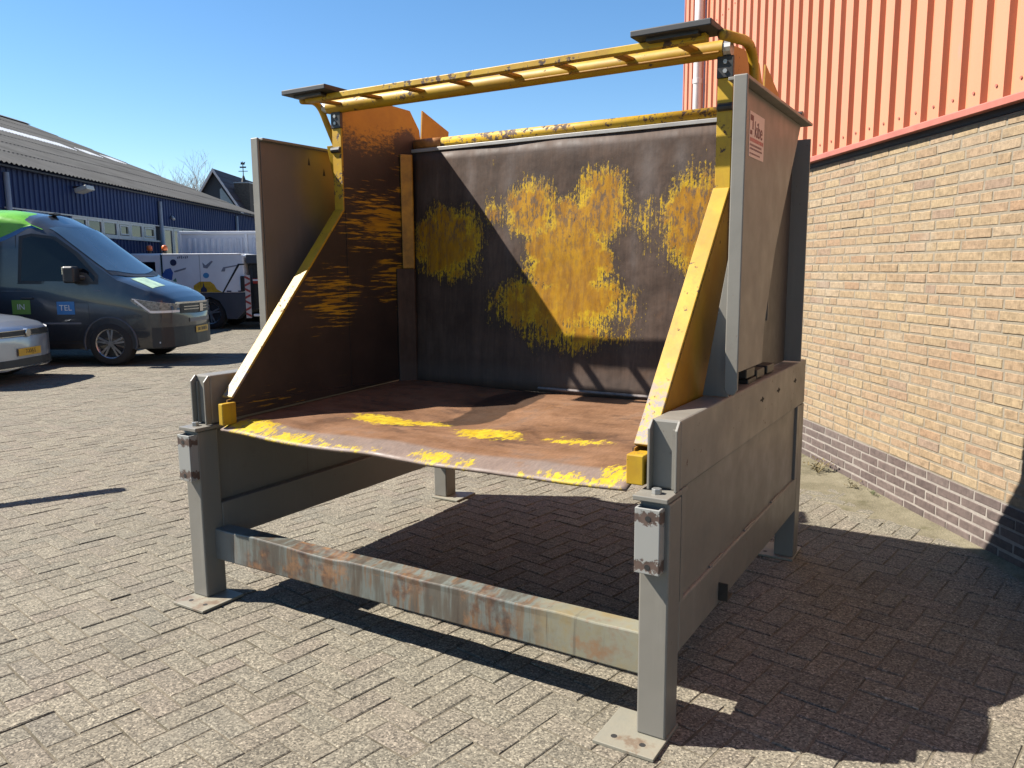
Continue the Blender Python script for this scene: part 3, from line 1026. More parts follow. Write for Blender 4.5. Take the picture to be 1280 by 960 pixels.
# ---- side frames: posts, beams, panels (sd = 0 left, 1 right; a 'mirror' in x)
for sd in (0, 1):
    X = (lambda a: a) if sd == 0 else (lambda a: W_ - a)

    def bx(mb, a0, a1, y0, y1, z0, z1):
        p, q = X(a0), X(a1)
        return mb.box(min(p, q), max(p, q), y0, y1, z0, z1)
    for rear in (0, 1):
        y0 = 0.0 if not rear else L_ - 0.112
        post = bx(MB(), 0, 0.1, y0, y0 + 0.112, 0.014, 0.812 if not rear else 0.834).build('post', M_GREY, tip, bevel=0.006)
        if not rear:
            py0, py1 = -0.112, 0.12
        else:
            py0, py1 = y0 - 0.03, L_ + 0.08
        fp = bx(MB(), -0.004, 0.208, py0, py1, 0.002, 0.014).build('foot_plate', M_FOOT, post, bevel=0.002)
        for hx in ((0.055, 0.155) if not rear else (0.15,)):
            hb = MB().cyl((X(hx), py0 + 0.055, 0.009), (X(hx), py0 + 0.055, 0.0146), 0.011, 10)
            hb.build('bolt_hole', M_DARKH, post)
    # upper beam with an open, clipped front end
    ub = bx(MB(), 0, 0.1, 0.085, L_, 0.835, ZB).build('upper_beam', M_GREYS, tip, bevel=0.008)
    for a0, a1 in ((0.0, 0.009), (0.091, 0.1)):
        pr = MB()
        pr.prism([(0.0535, 0.836), (0.0535, ZB - 0.028), (0.08, ZB - 0.0005), (0.0855, ZB - 0.0005), (0.0855, 0.836)], 'x', X(a0), X(a1))
        pr.build('end_flange', M_GREY, ub, bevel=0.002)
    bx(MB(), 0.016, 0.024, 0.074, 0.0855, 0.84, ZB - 0.03).build('end_web', M_GREY, ub)
    bp = bx(MB(), 0.0, 0.118, -0.022, 0.17, 0.8165, 0.8335).build('beam_seat', M_GREY, tip, bevel=0.003)
    bolt = MB().tube([(X(0.055), 0.028, 0.833), (X(0.055), 0.028, 0.851)], 0.017, 6)
    bolt.build('bolt', M_BOLT, bp, bevel=0.002)
    # front bracket on the post
    br = MB()
    bx(br, 0.016, 0.1, -0.045, -0.038, 0.588, 0.802)
    bx(br, 0.016, 0.024, -0.0385, 0.001, 0.588, 0.802)
    bx(br, 0.092, 0.1, -0.0385, 0.001, 0.588, 0.802)
    bro = br.build('bracket', M_BRK, post if rear == 0 else tip, bevel=0.0025)
    for zz in (0.77, 0.612):
        MB().cyl((X(0.055), -0.0462, zz), (X(0.055), -0.041, zz), 0.0095, 10).build('bolt_hole', M_DARKH, bro)
    # lower beam and recessed panel
    bx(MB(), 0.0, 0.1, 0.112, L_ - 0.112, 0.272, 0.45).build('lower_beam', M_GREY, tip, bevel=0.006)
    bx(MB(), 0.012, 0.05, 0.11, 1.86, 0.45, 0.836).build('side_panel', M_GREY2, tip)
    bx(MB(), -0.0002, 0.05, 0.112, 0.146, 0.4502, 0.836).build('panel_edge_strip', M_GREY, tip)
    bx(MB(), 0.0, 0.1, 1.875, L_ - 0.112, 0.4505, 0.836).build('panel_end_strip', M_GREY, tip)
    bx(MB(), -0.0003, 0.012, 0.085, L_ - 0.0005, 0.918, 0.8345).build('panel_top_strip', M_GREY, tip) if False else None
    for yy in (0.46, 0.93, 1.4):
        bx(MB(), 0.003, 0.0125, yy, yy + 0.16, 0.449, 0.457).build('weld_bead', M_GREY, tip, bevel=0.003)
    for yy in (1.13, 1.43, 1.785):
        h_ = MB().cyl((X(-0.0008), yy, 0.982), (X(0.006), yy, 0.982), 0.0125, 10)
        h_.build('slot_hole', M_DARKH, ub)
        MB().box(min(X(-0.0008), X(0.006)), max(X(-0.0008), X(0.006)), yy - 0.035, yy + 0.025, 0.978, 0.986).build('slot_hole', M_DARKH, ub)
    lug = bx(MB(), -0.036, 0.001, 0.555, 0.563, 0.29, 0.36)
    bx(lug, -0.036, 0.001, 0.563, 0.64, 0.29, 0.297)
    lug.build('lug', M_BLKP, tip, bevel=0.002)

# left over: rear cross beam and front crossbar
xb = MB()
N_ = 24
for k in range(N_):
    pass
prof = [(0.064, 0.185), (0.155, 0.185), (0.155, 0.334), (0.064, 0.334)]
xb.grid(40, 1, lambda a, b: (0, 0, 0)) if False else None


def xb_fn(a, b):
    u = 0.1005 + (W_ - 0.201) * a
    k = b * 4
    i = int(k) % 4
    t = k - int(k)
    p, q = prof[i], prof[(i + 1) % 4]
    y = p[0] + (q[0] - p[0]) * t
    z = p[1] + (q[1] - p[1]) * t
    n_ = mnoise.noise(Vector((u * 3, y * 4, z * 4))) * 0.004
    tz = max(0.0, (z - 0.2) / 0.134)
    bend = math.exp(-((u - 0.78) / 0.16) ** 2) + 0.7 * math.exp(-((u - 1.3) / 0.2) ** 2) + 0.5 * math.exp(-((u - 1.75) / 0.15) ** 2)
    fr = 1.0 if y < 0.1 else max(0.0, (0.155 - y) / 0.055)
    dz = -0.021 * bend * tz ** 3 * fr + 0.004 * mnoise.noise(Vector((u * 7, 2, 3))) * tz * fr
    n_ += 0.011 * bend * tz ** 2 * fr
    return (u, y + (n_ if z < 0.333 else n_ * 0.4), z + (n_ * 0.8 if z > 0.25 else 0) + dz)


xb = MB()
for i in range(4):
    xb.grid(72, 5, lambda a, b, i=i: xb_fn(a, (i + b * 0.9999) / 4))
xo = xb.build('front_crossbar', M_XBAR, tip, smooth=False)
bmx = bmesh.new(); bmx.from_mesh(xo.data)
bmesh.ops.remove_doubles(bmx, verts=bmx.verts, dist=0.0006)
bmesh.ops.recalc_face_normals(bmx, faces=bmx.faces)
bmx.to_mesh(xo.data); bmx.free()
xo.modifiers.new('edge', 'BEVEL').width = 0.006
xo.modifiers['edge'].segments = 2
xo.modifiers['edge'].limit_method = 'ANGLE'
MB().box(0.1005, W_ - 0.1005, L_ - 0.1, L_ - 0.01, 0.845, 1.0).build('rear_crossbar', M_GREY, tip, bevel=0.006)
MB().box(0.11, 0.135, 0.05, 0.11, 0.19, 0.33).build('end_plate', M_GREY, tip, bevel=0.002) if False else None

M_GREYB = grey_mat('dark_brown_grey', (0.115, 0.106, 0.092), 0.5, 4.4, True)  # darker brown grey for the left housing plate
# ---- tall housings over the side beams
M_STICK = flat('sticker_paper', (0.62, 0.52, 0.47), 0.55, var=0.05)
M_INK = flat('sticker_ink', (0.12, 0.03, 0.04), 0.6)
M_INKR = flat('sticker_red', (0.4, 0.07, 0.06), 0.6)
for sd in (0, 1):
    X = (lambda a: a) if sd == 0 else (lambda a: W_ - a)
    hs = MB()
    a0, a1 = X(-0.004), X(-0.012)
    hs.prism([(0.55, 1.15), (0.55, 2.185), (1.6, 2.185), (1.2, 1.62), (1.06, 1.3), (1.04, 1.15)], 'x', a0, a1)
    ho = hs.build('housing_plate', M_GREY2 if sd else M_GREYB, tip, bevel=0.002)
    ins = MB()
    ins.prism([(1.03, 1.16), (1.05, 1.3), (1.19, 1.62), (1.6, 2.18), (1.86, 2.18), (1.86, 1.07), (1.25, 1.07)], 'x', X(0.075), X(0.083))
    ins.build('inner_housing_plate', grey_mat('shaded_inner_grey', (0.06, 0.056, 0.052), 0.3, 6.0) if sd == 0 else bpy.data.materials['shaded_inner_grey'], ho)  # shade of the deep recess put into the plate's darker grey
    ff_ = MB()
    p, q = X(-0.052), X(-0.003)
    ff_.prism([(p, 1.105), (p, 2.2), (q, 2.2), (q, 1.105), (q + (p - q) * 0.25, 1.085), (q + (p - q) * 0.75, 1.085)], 'y', 0.532, 0.546)
    ff_.build('front_flange', M_GREY, ho, bevel=0.004)
    tf = MB()
    tf.box(min(X(-0.052), X(0.02)), max(X(-0.052), X(0.02)), 0.547, 1.66, 2.186, 2.198)
    tf.build('top_flange', M_GREY, ho, bevel=0.002)
    rr_ = MB()
    rr_.box(min(X(-0.006), X(0.1)), max(X(-0.006), X(0.1)), 1.862, 1.874, 1.07, 2.16)
    rr_.build('rear_flange', M_GREY, ho, bevel=0.002)
    rg = MB()
    for zz in (1.72, 1.3):
        rg.box(min(X(0.066), X(0.074)), max(X(0.066), X(0.074)), 1.44, 1.45, zz, zz + 0.1)
    rg.build('rib_strip', M_GREY, ho)
    if sd == 1:
        fp = MB().prism([(2.268, 1.066), (2.366, 1.066), (2.366, 1.68)], 'y', 0.6, 0.608)
        fp.build('gusset_plate', M_GREY, ho, bevel=0.002)
        hb = MB()
        hb.box(2.31, 2.345, 1.56, 1.72, 2.199, 2.235)
        hb.tube([(2.29, 1.62, 2.225), (2.38, 1.62, 2.225)], 0.026, 12)
        hb.build('pivot_lug', M_BLKP, ho, bevel=0.003)
        for yy, zz in ((0.95, 1.12), (1.12, 1.1), (0.98, 1.075), (1.3, 1.1)):
            MB().box(2.285, 2.34, yy, yy + 0.13, zz - 0.03, zz + 0.008).build('pivot_block', M_BLKP, ho, bevel=0.004)
        st = MB().box(2.3772, 2.3782, 0.722, 0.935, 1.95, 2.112)
        sto = st.build('sticker', M_STICK, ho)
        sto['label'] = 'pale dealer sticker with dark red lettering'
        rz_ = (R(90), 0, R(90))
        text('lettering', 'kibe', 0.082, M_INK, sto, (2.3784, 0.85, 2.052), rz_, sx=0.85)
        for yy0, yy1, zz, hh, mt in ((0.732, 0.925, 2.006, 0.014, M_INKR), (0.732, 0.9, 1.99, 0.008, M_INK), (0.732, 0.91, 1.977, 0.007, M_INK), (0.732, 0.88, 1.96, 0.006, M_INK)):
            lt = MB()
            yy = yy0
            rg2 = random.Random(int(zz * 1000))
            while yy < yy1:
                w_ = rg2.uniform(0.006, 0.014)
                lt.box(2.3782, 2.3785, yy, min(yy + w_, yy1), zz, zz + hh)
                yy += w_ + 0.004
            lt.build('print_line', mt, sto)
        lg = MB()
        lg.box(2.3782, 2.3785, 0.73, 0.775, 2.08, 2.1)
        lg.box(2.3782, 2.3785, 0.76, 0.7755, 2.05, 2.0795)
        lg.box(2.3782, 2.3785, 0.73, 0.76, 2.03, 2.045)
        lg.build('logo', M_INK, sto)
    else:
        for yy, zz in ((0.88, 2.12), (0.99, 2.075)):
            MB().prism([(yy - 0.009, zz - 0.02), (yy + 0.009, zz - 0.02), (yy, zz + 0.02)], 'x', X(-0.0048), X(-0.0032)).build('slot_hole', M_DARKH, ho)

# ---- tipping container
UL, UR = 0.2, 2.195


def vb(z):
    return 1.42 + 0.09 * (z - 0.89) / 1.33


def floor_z(u, v):
    t = (u - UL) / (UR - UL)
    base = 0.86 + 0.036 * max(0, (v - 0.2)) / 1.2
    if v < 0.2:
        base = 0.86 - 0.032 * ((0.2 - v) / 0.15) ** 1.5
    sag = -0.017 * math.sin(math.pi * min(1, max(0, t))) ** 0.8
    n_ = mnoise.noise(Vector((u * 1.9, v * 2.6, 0.4))) * 0.012 + mnoise.noise(Vector((u * 5.5, v * 5, 2))) * 0.0035
    n_ -= 0.036 * math.exp(-((u - 1.0) / 0.36) ** 2 - ((v - 0.75) / 0.3) ** 2)
    n_ -= 0.012 * math.exp(-((u - 1.75) / 0.3) ** 2 - ((v - 0.6) / 0.25) ** 2)
    n_ *= min(1, 6 * t, 6 * (1 - t)) * min(1, max(0.25, (1.4 - v) * 4))
    return base + sag + n_


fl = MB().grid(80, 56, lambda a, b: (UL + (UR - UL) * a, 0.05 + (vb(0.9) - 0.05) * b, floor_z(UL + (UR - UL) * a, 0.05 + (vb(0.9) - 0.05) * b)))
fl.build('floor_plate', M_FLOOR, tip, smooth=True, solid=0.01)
bw = MB().grid(40, 24, lambda a, b: (UL + (UR - UL) * a, vb(0.88 + 1.34 * b) + 0.005 * mnoise.noise(Vector((a * 5, b * 4, 1))) * math.sin(math.pi * a) , 0.88 + 1.34 * b))
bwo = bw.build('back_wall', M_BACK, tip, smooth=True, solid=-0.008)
MB().box(UL, UR + 0.01, vb(2.21) + 0.066, vb(2.21) + 0.16, 2.19, 2.272).build('rear_shadow_rail', M_YEL2, bwo, bevel=0.004)  # unseen rail, added to push the cast shadow further back
MB().box(UL, UR, vb(2.21) - 0.006, vb(2.21) + 0.05, 2.2205, 2.2405).build('top_ledge', M_STEELW, bwo, bevel=0.002)
MB().tube([(UL + 0.01, vb(2.21) + 0.035, 2.268), (UR - 0.0, vb(2.21) + 0.035, 2.268)], 0.03, 16).build('top_tube', M_YELW, bwo, smooth=True)
MB().tube([(UL + 0.01, vb(2.21) + 0.0345, 2.268), (UL + 0.2, vb(2.21) + 0.0345, 2.268)], 0.033, 16).build('tube_sleeve', flat('rusty_orange', (0.36, 0.15, 0.03), 0.6, var=0.35, scale=20), bwo, smooth=True)
MB().tube([(UL + 0.9, vb(0.885) - 0.002, 0.902), (UR - 0.02, vb(0.885) - 0.002, 0.902)], 0.009, 8).build('weld_bead', flat('dull_weld', (0.15, 0.125, 0.115), 0.5, 0.2, var=0.4, scale=30), bwo)

SIDE_POLY = [(0.1, 0.868), (0.1, 0.955), (0.125, 0.957), (0.92, 1.85), (0.932, 2.375), (0.96, 2.425), (1.24, 2.462), (1.5, 2.458), (1.585, 2.36), (1.6, 2.27), (1.62, 2.478), (1.885, 2.392),
             (1.865, 2.22), (1.53, 2.2), (1.4, 0.9)]
for sd in (0, 1):
    uin = UL if sd == 0 else UR
    o_ = -1 if sd == 0 else 1
    sp_ = MB().prism([(y, z) for y, z in SIDE_POLY], 'x', uin, uin + o_ * 0.004)
    so_ = sp_.build('side_plate', M_SIDE, tip)
    sk = MB().prism([(y, z) for y, z in SIDE_POLY], 'x', uin + o_ * 0.0042, uin + o_ * 0.009)
    sk.build('outer_skin', M_YEL2, so_)
    # seam strip down the inner face
    MB().box(min(uin, uin - o_ * 0.004), max(uin, uin - o_ * 0.004), 0.926, 0.936, 0.9, 1.86).build('weld_seam', M_SIDE, so_)
    # slanted and upright front flanges
    wf = 0.062
    a, b = uin - o_ * 0.004, uin + o_ * wf
    sf = MB()
    t_ = Vector((0, 0.795, 0.893)).normalized()
    nrm = Vector((0, -t_.z, t_.y))
    p0, p1 = Vector((0, 0.128, 0.958)), Vector((0, 0.916, 1.852))
    P = []
    for u_ in (a, b):
        for p_ in (p0, p1):
            for k_ in (0.0, 0.012):
                P.append(Vector((u_, 0, 0)) + p_ + nrm * k_)
    sf.add(P, [(0, 1, 3, 2), (4, 6, 7, 5), (0, 4, 5, 1), (2, 3, 7, 6), (0, 2, 6, 4), (1, 5, 7, 3)])
    sf.build('slanted_flange', M_YELS, so_, bevel=0.0025)
    uf = MB().box(min(uin, b), max(uin, b), 0.914, 0.928, 1.853, 2.28)
    uf.build('upright_flange', M_YELW, so_, bevel=0.0025)
    # outer stiffener behind the flange
    MB().prism([(0.2, 1.03), (0.905, 1.825), (0.905, 1.0), (0.5, 1.0)], 'x', b - o_ * 0.002, b - o_ * 0.008).build('outer_stiffener', M_YEL2, so_)
    hp = MB().box(min(uin - o_ * 0.003, b), max(uin - o_ * 0.003, b), 0.908, 0.9285, 2.2805, 2.362)
    hpo = hp.build('hinge_plate', M_BLKP, so_, bevel=0.002)
    for zz in (2.305, 2.34):
        MB().tube([((uin + b) / 2, 0.909, zz), ((uin + b) / 2, 0.902, zz)], 0.009, 6).build('bolt', M_BOLT, hpo)
    MB().tube([(uin + o_ * 0.005, 0.913, 2.17), (b + o_ * 0.002, 0.913, 2.17)], 0.016, 10).build('hinge_pin', M_BLKP, so_)
    # corner post between side and back
    MB().prism([(uin, 1.395), (uin - o_ * 0.012, 1.385), (uin - o_ * 0.05, 1.44), (uin - o_ * 0.05, 1.452), (uin, 1.452)], 'z', 1.55, 2.2).build(
        'corner_post', flat('stained_orange', (0.38, 0.19, 0.015), 0.55, var=0.45, scale=14), so_, bevel=0.004)
    MB().prism([(uin, 1.335), (uin - o_ * 0.012, 1.33), (uin - o_ * 0.07, 1.415), (uin - o_ * 0.07, 1.43), (uin, 1.43)], 'z', 0.885, 1.549).build(
        'corner_gusset', M_BACK, so_, bevel=0.004)
    # front corner block
    fb = MB()
    lo, hi = (uin - 0.052, uin + 0.002) if sd == 1 else (uin - 0.004, uin + 0.024)
    fb.box(lo + (0.052 if sd else 0), hi + (0.058 if sd else 0), 0.048, 0.126, 0.845, 0.945)
    fb.build('corner_block', M_YEL, so_, bevel=0.004)
    MB().prism([(0.1, 0.872), (0.1, 0.93), (0.45, 0.93), (1.2, 0.905)], 'x', uin - o_ * 0.001, uin - o_ * 0.01).build('skirting_strip', M_SIDE, so_)

# ---- gate: a ladder frame laid back over the front posts, rubber pads and bent arms
gto = MB().tube([(0.115, 0.925, 2.392), (1.2, 0.925, 2.391), (2.215, 0.925, 2.392)], 0.034, 24).build('gate_beam', M_YEL, tip, smooth=True)
md_ = gto.modifiers.new('crease', 'EDGE_SPLIT')
MB().box(1.3, 2.205, 0.886, 0.897, 2.372, 2.379).build('beam_lip', M_YEL2, gto, bevel=0.002)
MB().box(0.13, 2.2, 0.735, 0.775, 2.385, 2.412).build('front_strip', M_YELW, gto, bevel=0.003)
for k in range(8):
    u_ = 2.1 - 0.27 * k
    MB().obox((u_, 0.838, 2.393), (0.021, 0, 0), (0, 0.0625, 0.004), (0, -0.0004, 0.006)).build('strut', M_YEL2, gto, bevel=0.0015)
for u0, u1 in ((0.05, 0.345), (1.93, 2.245)):
    pd = MB().box(u0, u1, 0.655, 0.82, 2.4135, 2.438).build('rubber_pad', M_RUBBER, gto, bevel=0.004)
    MB().box(u0 + 0.05, u1 - 0.06, 0.69, 0.73, 2.4, 2.4133).build('pad_strip', M_BLKP, pd)
for u0, u1 in ((0.08, 0.114), (2.216, 2.245)):
    MB().tube([(u0, 0.925, 2.392), (u1, 0.925, 2.392)], 0.03, 12).build('hinge_boss', M_BOLT, gto)


def arc(pts, n=6):
    """rounded polyline"""
    pts = [Vector(p) for p in pts]
    out = [pts[0]]
    for i in range(1, len(pts) - 1):
        a_, b_, c_ = pts[i - 1], pts[i], pts[i + 1]
        r_ = min((a_ - b_).length, (c_ - b_).length) * 0.45
        p_, q_ = b_ + (a_ - b_).normalized() * r_, b_ + (c_ - b_).normalized() * r_
        for k in range(n + 1):
            t = k / n
            out.append(p_ * (1 - t) ** 2 + b_ * 2 * t * (1 - t) + q_ * t * t)
    out.append(pts[-1])
    return out


MB().tube(arc([(0.085, 0.76, 2.402), (0.06, 0.9, 2.425), (0.125, 0.965, 2.18)]), 0.017, 12).build('gate_arm', M_YEL, gto, smooth=True)
MB().tube(arc([(2.255, 0.76, 2.402), (2.275, 1.13, 2.452), (2.285, 1.14, 2.16)]), 0.02, 12).build('gate_arm', M_YEL, gto, smooth=True)
MB().prism([(0.93, 2.2), (1.02, 2.19), (1.03, 1.93), (0.99, 1.97)], 'x', 0.08, 0.132).build('arm_bracket', M_YEL, gto, bevel=0.003)
MB().prism([(1.1, 2.2), (1.2, 2.19), (1.2, 1.98), (1.15, 1.97)], 'x', 2.262, 2.3).build('arm_bracket', M_YEL, gto, bevel=0.003)
# ------------------------------------------------------------------ blue shed on the left
def blue_mat():
    m = NT('blue_cladding_paint', 0.6, 0, 0.2)
    p = m.obj
    c = m.ramp(m.noise(m.scale(p, (1, 1, 0.3)), 2.0, 5, 0.6), [(0.3, (0.02, 0.043, 0.135)), (0.7, (0.028, 0.056, 0.165))])
    c = m.mix(m.math('MULTIPLY', m.step(m.noise(m.scale(p, (1, 6, 0.6)), 3, 4, 0.7), 0.55, 0.75), 0.3), c, (0.05, 0.065, 0.12))
    m.col(c)
    return m.m


def fibre_mat():
    m = NT('fibre_cement', 0.95, 0, 0.2)
    p = m.obj
    c = m.ramp(m.noise(p, 0.9, 6, 0.7), [(0.28, (0.05, 0.05, 0.049)), (0.5, (0.088, 0.088, 0.087)), (0.72, (0.125, 0.124, 0.12))])
    c = m.mix(m.math('MULTIPLY', m.step(m.noise(p, 7, 5, 0.75), 0.52, 0.7), 0.6), c, (0.075, 0.078, 0.06))
    c = m.mix(m.math('MULTIPLY', m.rnd(), 0.35), c, (0.13, 0.125, 0.118))
    m.col(c)
    return m.m


M_BLUE, M_FIB = blue_mat(), fibre_mat()
M_WHITE = flat('white_frame_paint', (0.62, 0.62, 0.6), 0.45)
M_GREYP = flat('grey_plastic_pipe', (0.42, 0.43, 0.45), 0.45)


def glass_mat(name, c=(0.02, 0.025, 0.03), rough=0.06):
    m = NT(name, rough, 0, 0.6)
    m.col(m.mix(m.noise(m.obj, 3, 3), c, tuple(x * 1.6 for x in c)))
    return m.m


M_GLASS = glass_mat('window_glass', (0.02, 0.026, 0.026), 0.04)
XS, YS0, YS1 = -11.2, 8.5, 35.6
shed = thing('blue_shed', 'long blue ribbed shed with grey corrugated roof and a row of white framed windows', 'building', (XS, 20, 0))


def shx(y):
    return y - 20


k = 0
y = YS1
while y > YS0 + 0.4:
    w = 1.0
    pr = []
    for r_ in range(5):
        a = y - w + r_ * 0.2
        pr += [(0.0, a), (0.0, a + 0.09), (0.028, a + 0.105), (0.028, a + 0.185)]
    pr += [(0.0, y), (0.0, y + 0.003)]
    ys_ = y - 0.5
    segs = [(2.94, 3.86)]
    if ys_ < 25.5 or ys_ > 32.7:
        segs.append((0.35, 2.49 if ys_ > 20.3 and ys_ < 32 else 2.93))
    for z0, z1 in segs:
        b_ = MB()
        n_ = len(pr)
        for zz in (z0, z1):
            b_.v += [(px_ + 0.001 * (k % 2), shx(py_), zz) for px_, py_ in pr]
        b_.f = [(i, i + 1, n_ + i + 1, n_ + i) for i in range(n_ - 1)]
        b_.build('cladding_sheet', M_BLUE, shed, solid=0.0008)
    y -= w
    k += 1
MB().box(-0.3, -0.02, shx(YS0), shx(YS1 - 0.02), -0.2, 3.9).build('wall', flat('dark_backing', (0.03, 0.035, 0.05), 0.8), shed)
MB().box(-0.02, 0.03, shx(YS0), shx(YS1), -0.2, 0.35).build('plinth', flat('grey_plinth', (0.25, 0.24, 0.22), 0.9), shed)
# windows in the strip under the cladding
wz0, wz1 = 2.5, 2.94
yy = 20.6
widths = [0.72, 0.78, 0.82, 0.74, 0.78, 0.86]
for i, w in enumerate(widths):
    fr = MB()
    fr.box(0.0, 0.035, shx(yy), shx(yy + 0.07), wz0, wz1)
    fr.box(0.0, 0.035, shx(yy + w - 0.07), shx(yy + w), wz0, wz1)
    fr.box(0.0, 0.035, shx(yy + 0.07), shx(yy + w - 0.07), wz0, wz0 + 0.06)
    fr.box(0.0, 0.035, shx(yy + 0.07), shx(yy + w - 0.07), wz1 - 0.06, wz1)
    w_ = fr.build('window', M_WHITE, shed)
    MB().box(-0.004, 0.008, shx(yy + 0.06), shx(yy + w - 0.06), wz0 + 0.05, wz1 - 0.05).build('pane', M_GLASS, w_)
    if i in (3, 5):
        f2 = MB()
        a, b = shx(yy + 0.1), shx(yy + w - 0.1)
        f2.box(0.03, 0.045, a, a + 0.05, wz0 + 0.08, wz1 - 0.08)
        f2.box(0.03, 0.045, b - 0.05, b, wz0 + 0.08, wz1 - 0.08)
        f2.box(0.03, 0.045, a + 0.05, b - 0.05, wz0 + 0.08, wz0 + 0.12)
        f2.box(0.03, 0.045, a + 0.05, b - 0.05, wz1 - 0.12, wz1 - 0.08)
        f2.build('sash', M_WHITE, w_)
    yy += w + 0.015
MB().box(0.0, 0.07, shx(20.55), shx(25.6), wz0 - 0.05, wz0 - 0.003).build('window_sill', M_WHITE, shed)
MB().box(0.0, 0.05, shx(17.9), shx(32.5), 2.942, 2.975).build('head_trim', M_WHITE, shed)
# tall glazed part beyond the downpipe
for i, (a, w) in enumerate(((25.95, 0.72), (26.7, 0.7), (27.45, 0.9), (28.4, 0.9), (29.35, 0.9), (30.3, 0.9), (31.25, 0.9))):
    fr = MB()
    fr.box(0.0, 0.04, shx(a), shx(a + 0.08), 0.3, 2.93)
    fr.box(0.0, 0.04, shx(a + w - 0.08), shx(a + w), 0.3, 2.93)
    fr.box(0.0, 0.04, shx(a + 0.08), shx(a + w - 0.08), 2.85, 2.93)
    fr.box(0.0, 0.04, shx(a + 0.08), shx(a + w - 0.08), 0.3, 0.42)
    w_ = fr.build('window', M_WHITE, shed)
    MB().box(-0.004, 0.01, shx(a + 0.07), shx(a + w - 0.07), 0.4, 2.87).build('pane', glass_mat('brown_glass', (0.13, 0.105, 0.09), 0.12) if i == 0 else bpy.data.materials['brown_glass'], w_)
for yy in (17.97, 25.7, 32.8):
    MB().cyl((0.085, shx(yy), 0.0), (0.085, shx(yy), 3.72), 0.06, 12).build('downpipe', M_GREYP, shed, smooth=True)
# roof: corrugated sheets in courses
RW, RH = 9.9, 4.05                      # run and rise
ex, ez = 0.2, 3.9


def roofpt(t, y, off=0.0):
    return (ex - (RW + 0.3) * t, shx(y), ez + RH * t + off)


CW = 0.178
NC = 7
for c in range(NC):
    t0, t1 = c / NC, (c + 1) / NC + 0.006
    sky_c = c == 4
    y = YS1 + 0.35
    while y > YS0 - 0.2:
        w = CW * 6
        b_ = MB()
        n_ = 25
        rows = []
        for t, o2 in ((t0, 0.02), (t1, 0.0)):
            for i in range(n_):
                yy = y - w + w * i / (n_ - 1)
                b_.v.append(roofpt(t, yy, o2 + 0.02 * math.sin(2 * math.pi * yy / CW)))
        b_.f = [(i, i + 1, n_ + i + 1, n_ + i) for i in range(n_ - 1)]
        b_.build('roof_sheet', M_FIB, shed, smooth=True)
        y -= w
t = 0.56
for y0 in range(9, 35):
    if y0 > 30 and y0 % 2:
        continue
    b_ = MB()
    n_ = 25
    for tt in (0.53, 0.595):
        for i in range(n_):
            yy = y0 + 1.0 * i / (n_ - 1)
            b_.v.append(roofpt(tt, yy, 0.022 + 0.026 * math.sin(2 * math.pi * yy / CW)))
    b_.f = [(i, i + 1, n_ + i + 1, n_ + i) for i in range(n_ - 1)]
    b_.build('skylight_sheet', flat('white_translucent_sheet', (0.72, 0.74, 0.76), 0.35), shed, smooth=True)
rc = MB()
rc.prism([(roofpt(1, 0)[0] - 0.25, ez + RH - 0.05), (roofpt(1, 0)[0], ez + RH + 0.075), (roofpt(1, 0)[0] + 0.25, ez + RH - 0.03)], 'y', shx(YS0), shx(YS1 + 0.36))
rc.build('ridge_cap', flat('ridge_cement', (0.09, 0.095, 0.105), 0.9), shed)
MB().add([roofpt(1, YS0 - 0.2), roofpt(1, YS1 + 0.3), (ex - 2 * RW - 0.6, shx(YS1 + 0.3), ez), (ex - 2 * RW - 0.6, shx(YS0 - 0.2), ez)], [(0, 1, 2, 3)]).build('rear_roof_slope', M_FIB, shed, solid=0.01)
gb = MB()
gb.add([(-0.3, shx(YS1), -0.2), (-0.3, shx(YS1), ez - 0.1), (roofpt(1, 0)[0], shx(YS1), ez + RH - 0.1), (ex - 2 * RW - 0.2, shx(YS1), ez - 0.1), (ex - 2 * RW - 0.2, shx(YS1), -0.2)], [(0, 1, 2, 3, 4)])
gb.build('gable_wall', M_BLUE, shed, solid=0.05)
MB().prism([(0.035, 3.84), (0.035, 3.9), (ex - 0.03, ez - 0.03), (ex - 0.03, ez - 0.07)], 'y', shx(YS0), shx(YS1 + 0.3)).build('eaves_board', flat('dark_board', (0.05, 0.05, 0.055), 0.8), shed)
lp = MB()
lp.obox((0.3, shx(20.8), 3.62), (0.16, 0, 0.05), (0, 0.2, 0), (-0.015, 0, 0.055))
lpo = lp.build('floodlight', flat('pale_lamp_housing', (0.6, 0.6, 0.55), 0.5), shed, bevel=0.02)
MB().box(0.02, 0.2, shx(20.77), shx(20.83), 3.66, 3.7).build('lamp_arm', M_BLKP, lpo)
MB().cyl((0.06, shx(26.6), 3.3), (0.16, shx(26.5), 3.22), 0.05, 10).build('camera_housing', M_WHITE, shed, smooth=True)

# ------------------------------------------------------------------ vehicles
M_TYRE = flat('tyre_rubber', (0.018, 0.018, 0.019), 0.8, var=0.2)
M_ALLOY = flat('silver_alloy', (0.5, 0.51, 0.53), 0.3, 0.85)
M_PLASTIC = flat('black_plastic', (0.02, 0.021, 0.024), 0.5)
M_CHROME = flat('chrome_trim', (0.65, 0.66, 0.68), 0.15, 0.95)
M_PLATE = flat('yellow_plate', (0.7, 0.42, 0.02), 0.4)
M_LAMP = flat('headlamp_clear', (0.9, 0.92, 0.95), 0.1, 0.1)
M_LAMPD = flat('headlamp_dark', (0.25, 0.27, 0.29), 0.12, 0.4, var=0.6, scale=22)
M_CARGLASS = glass_mat('car_glass', (0.004, 0.006, 0.009), 0.03)
M_CARGLASS.node_tree.nodes['Principled BSDF'].inputs['Specular IOR Level'].default_value = 0.3
M_SHIELD = glass_mat('windscreen_glass', (0.05, 0.09, 0.14), 0.04)


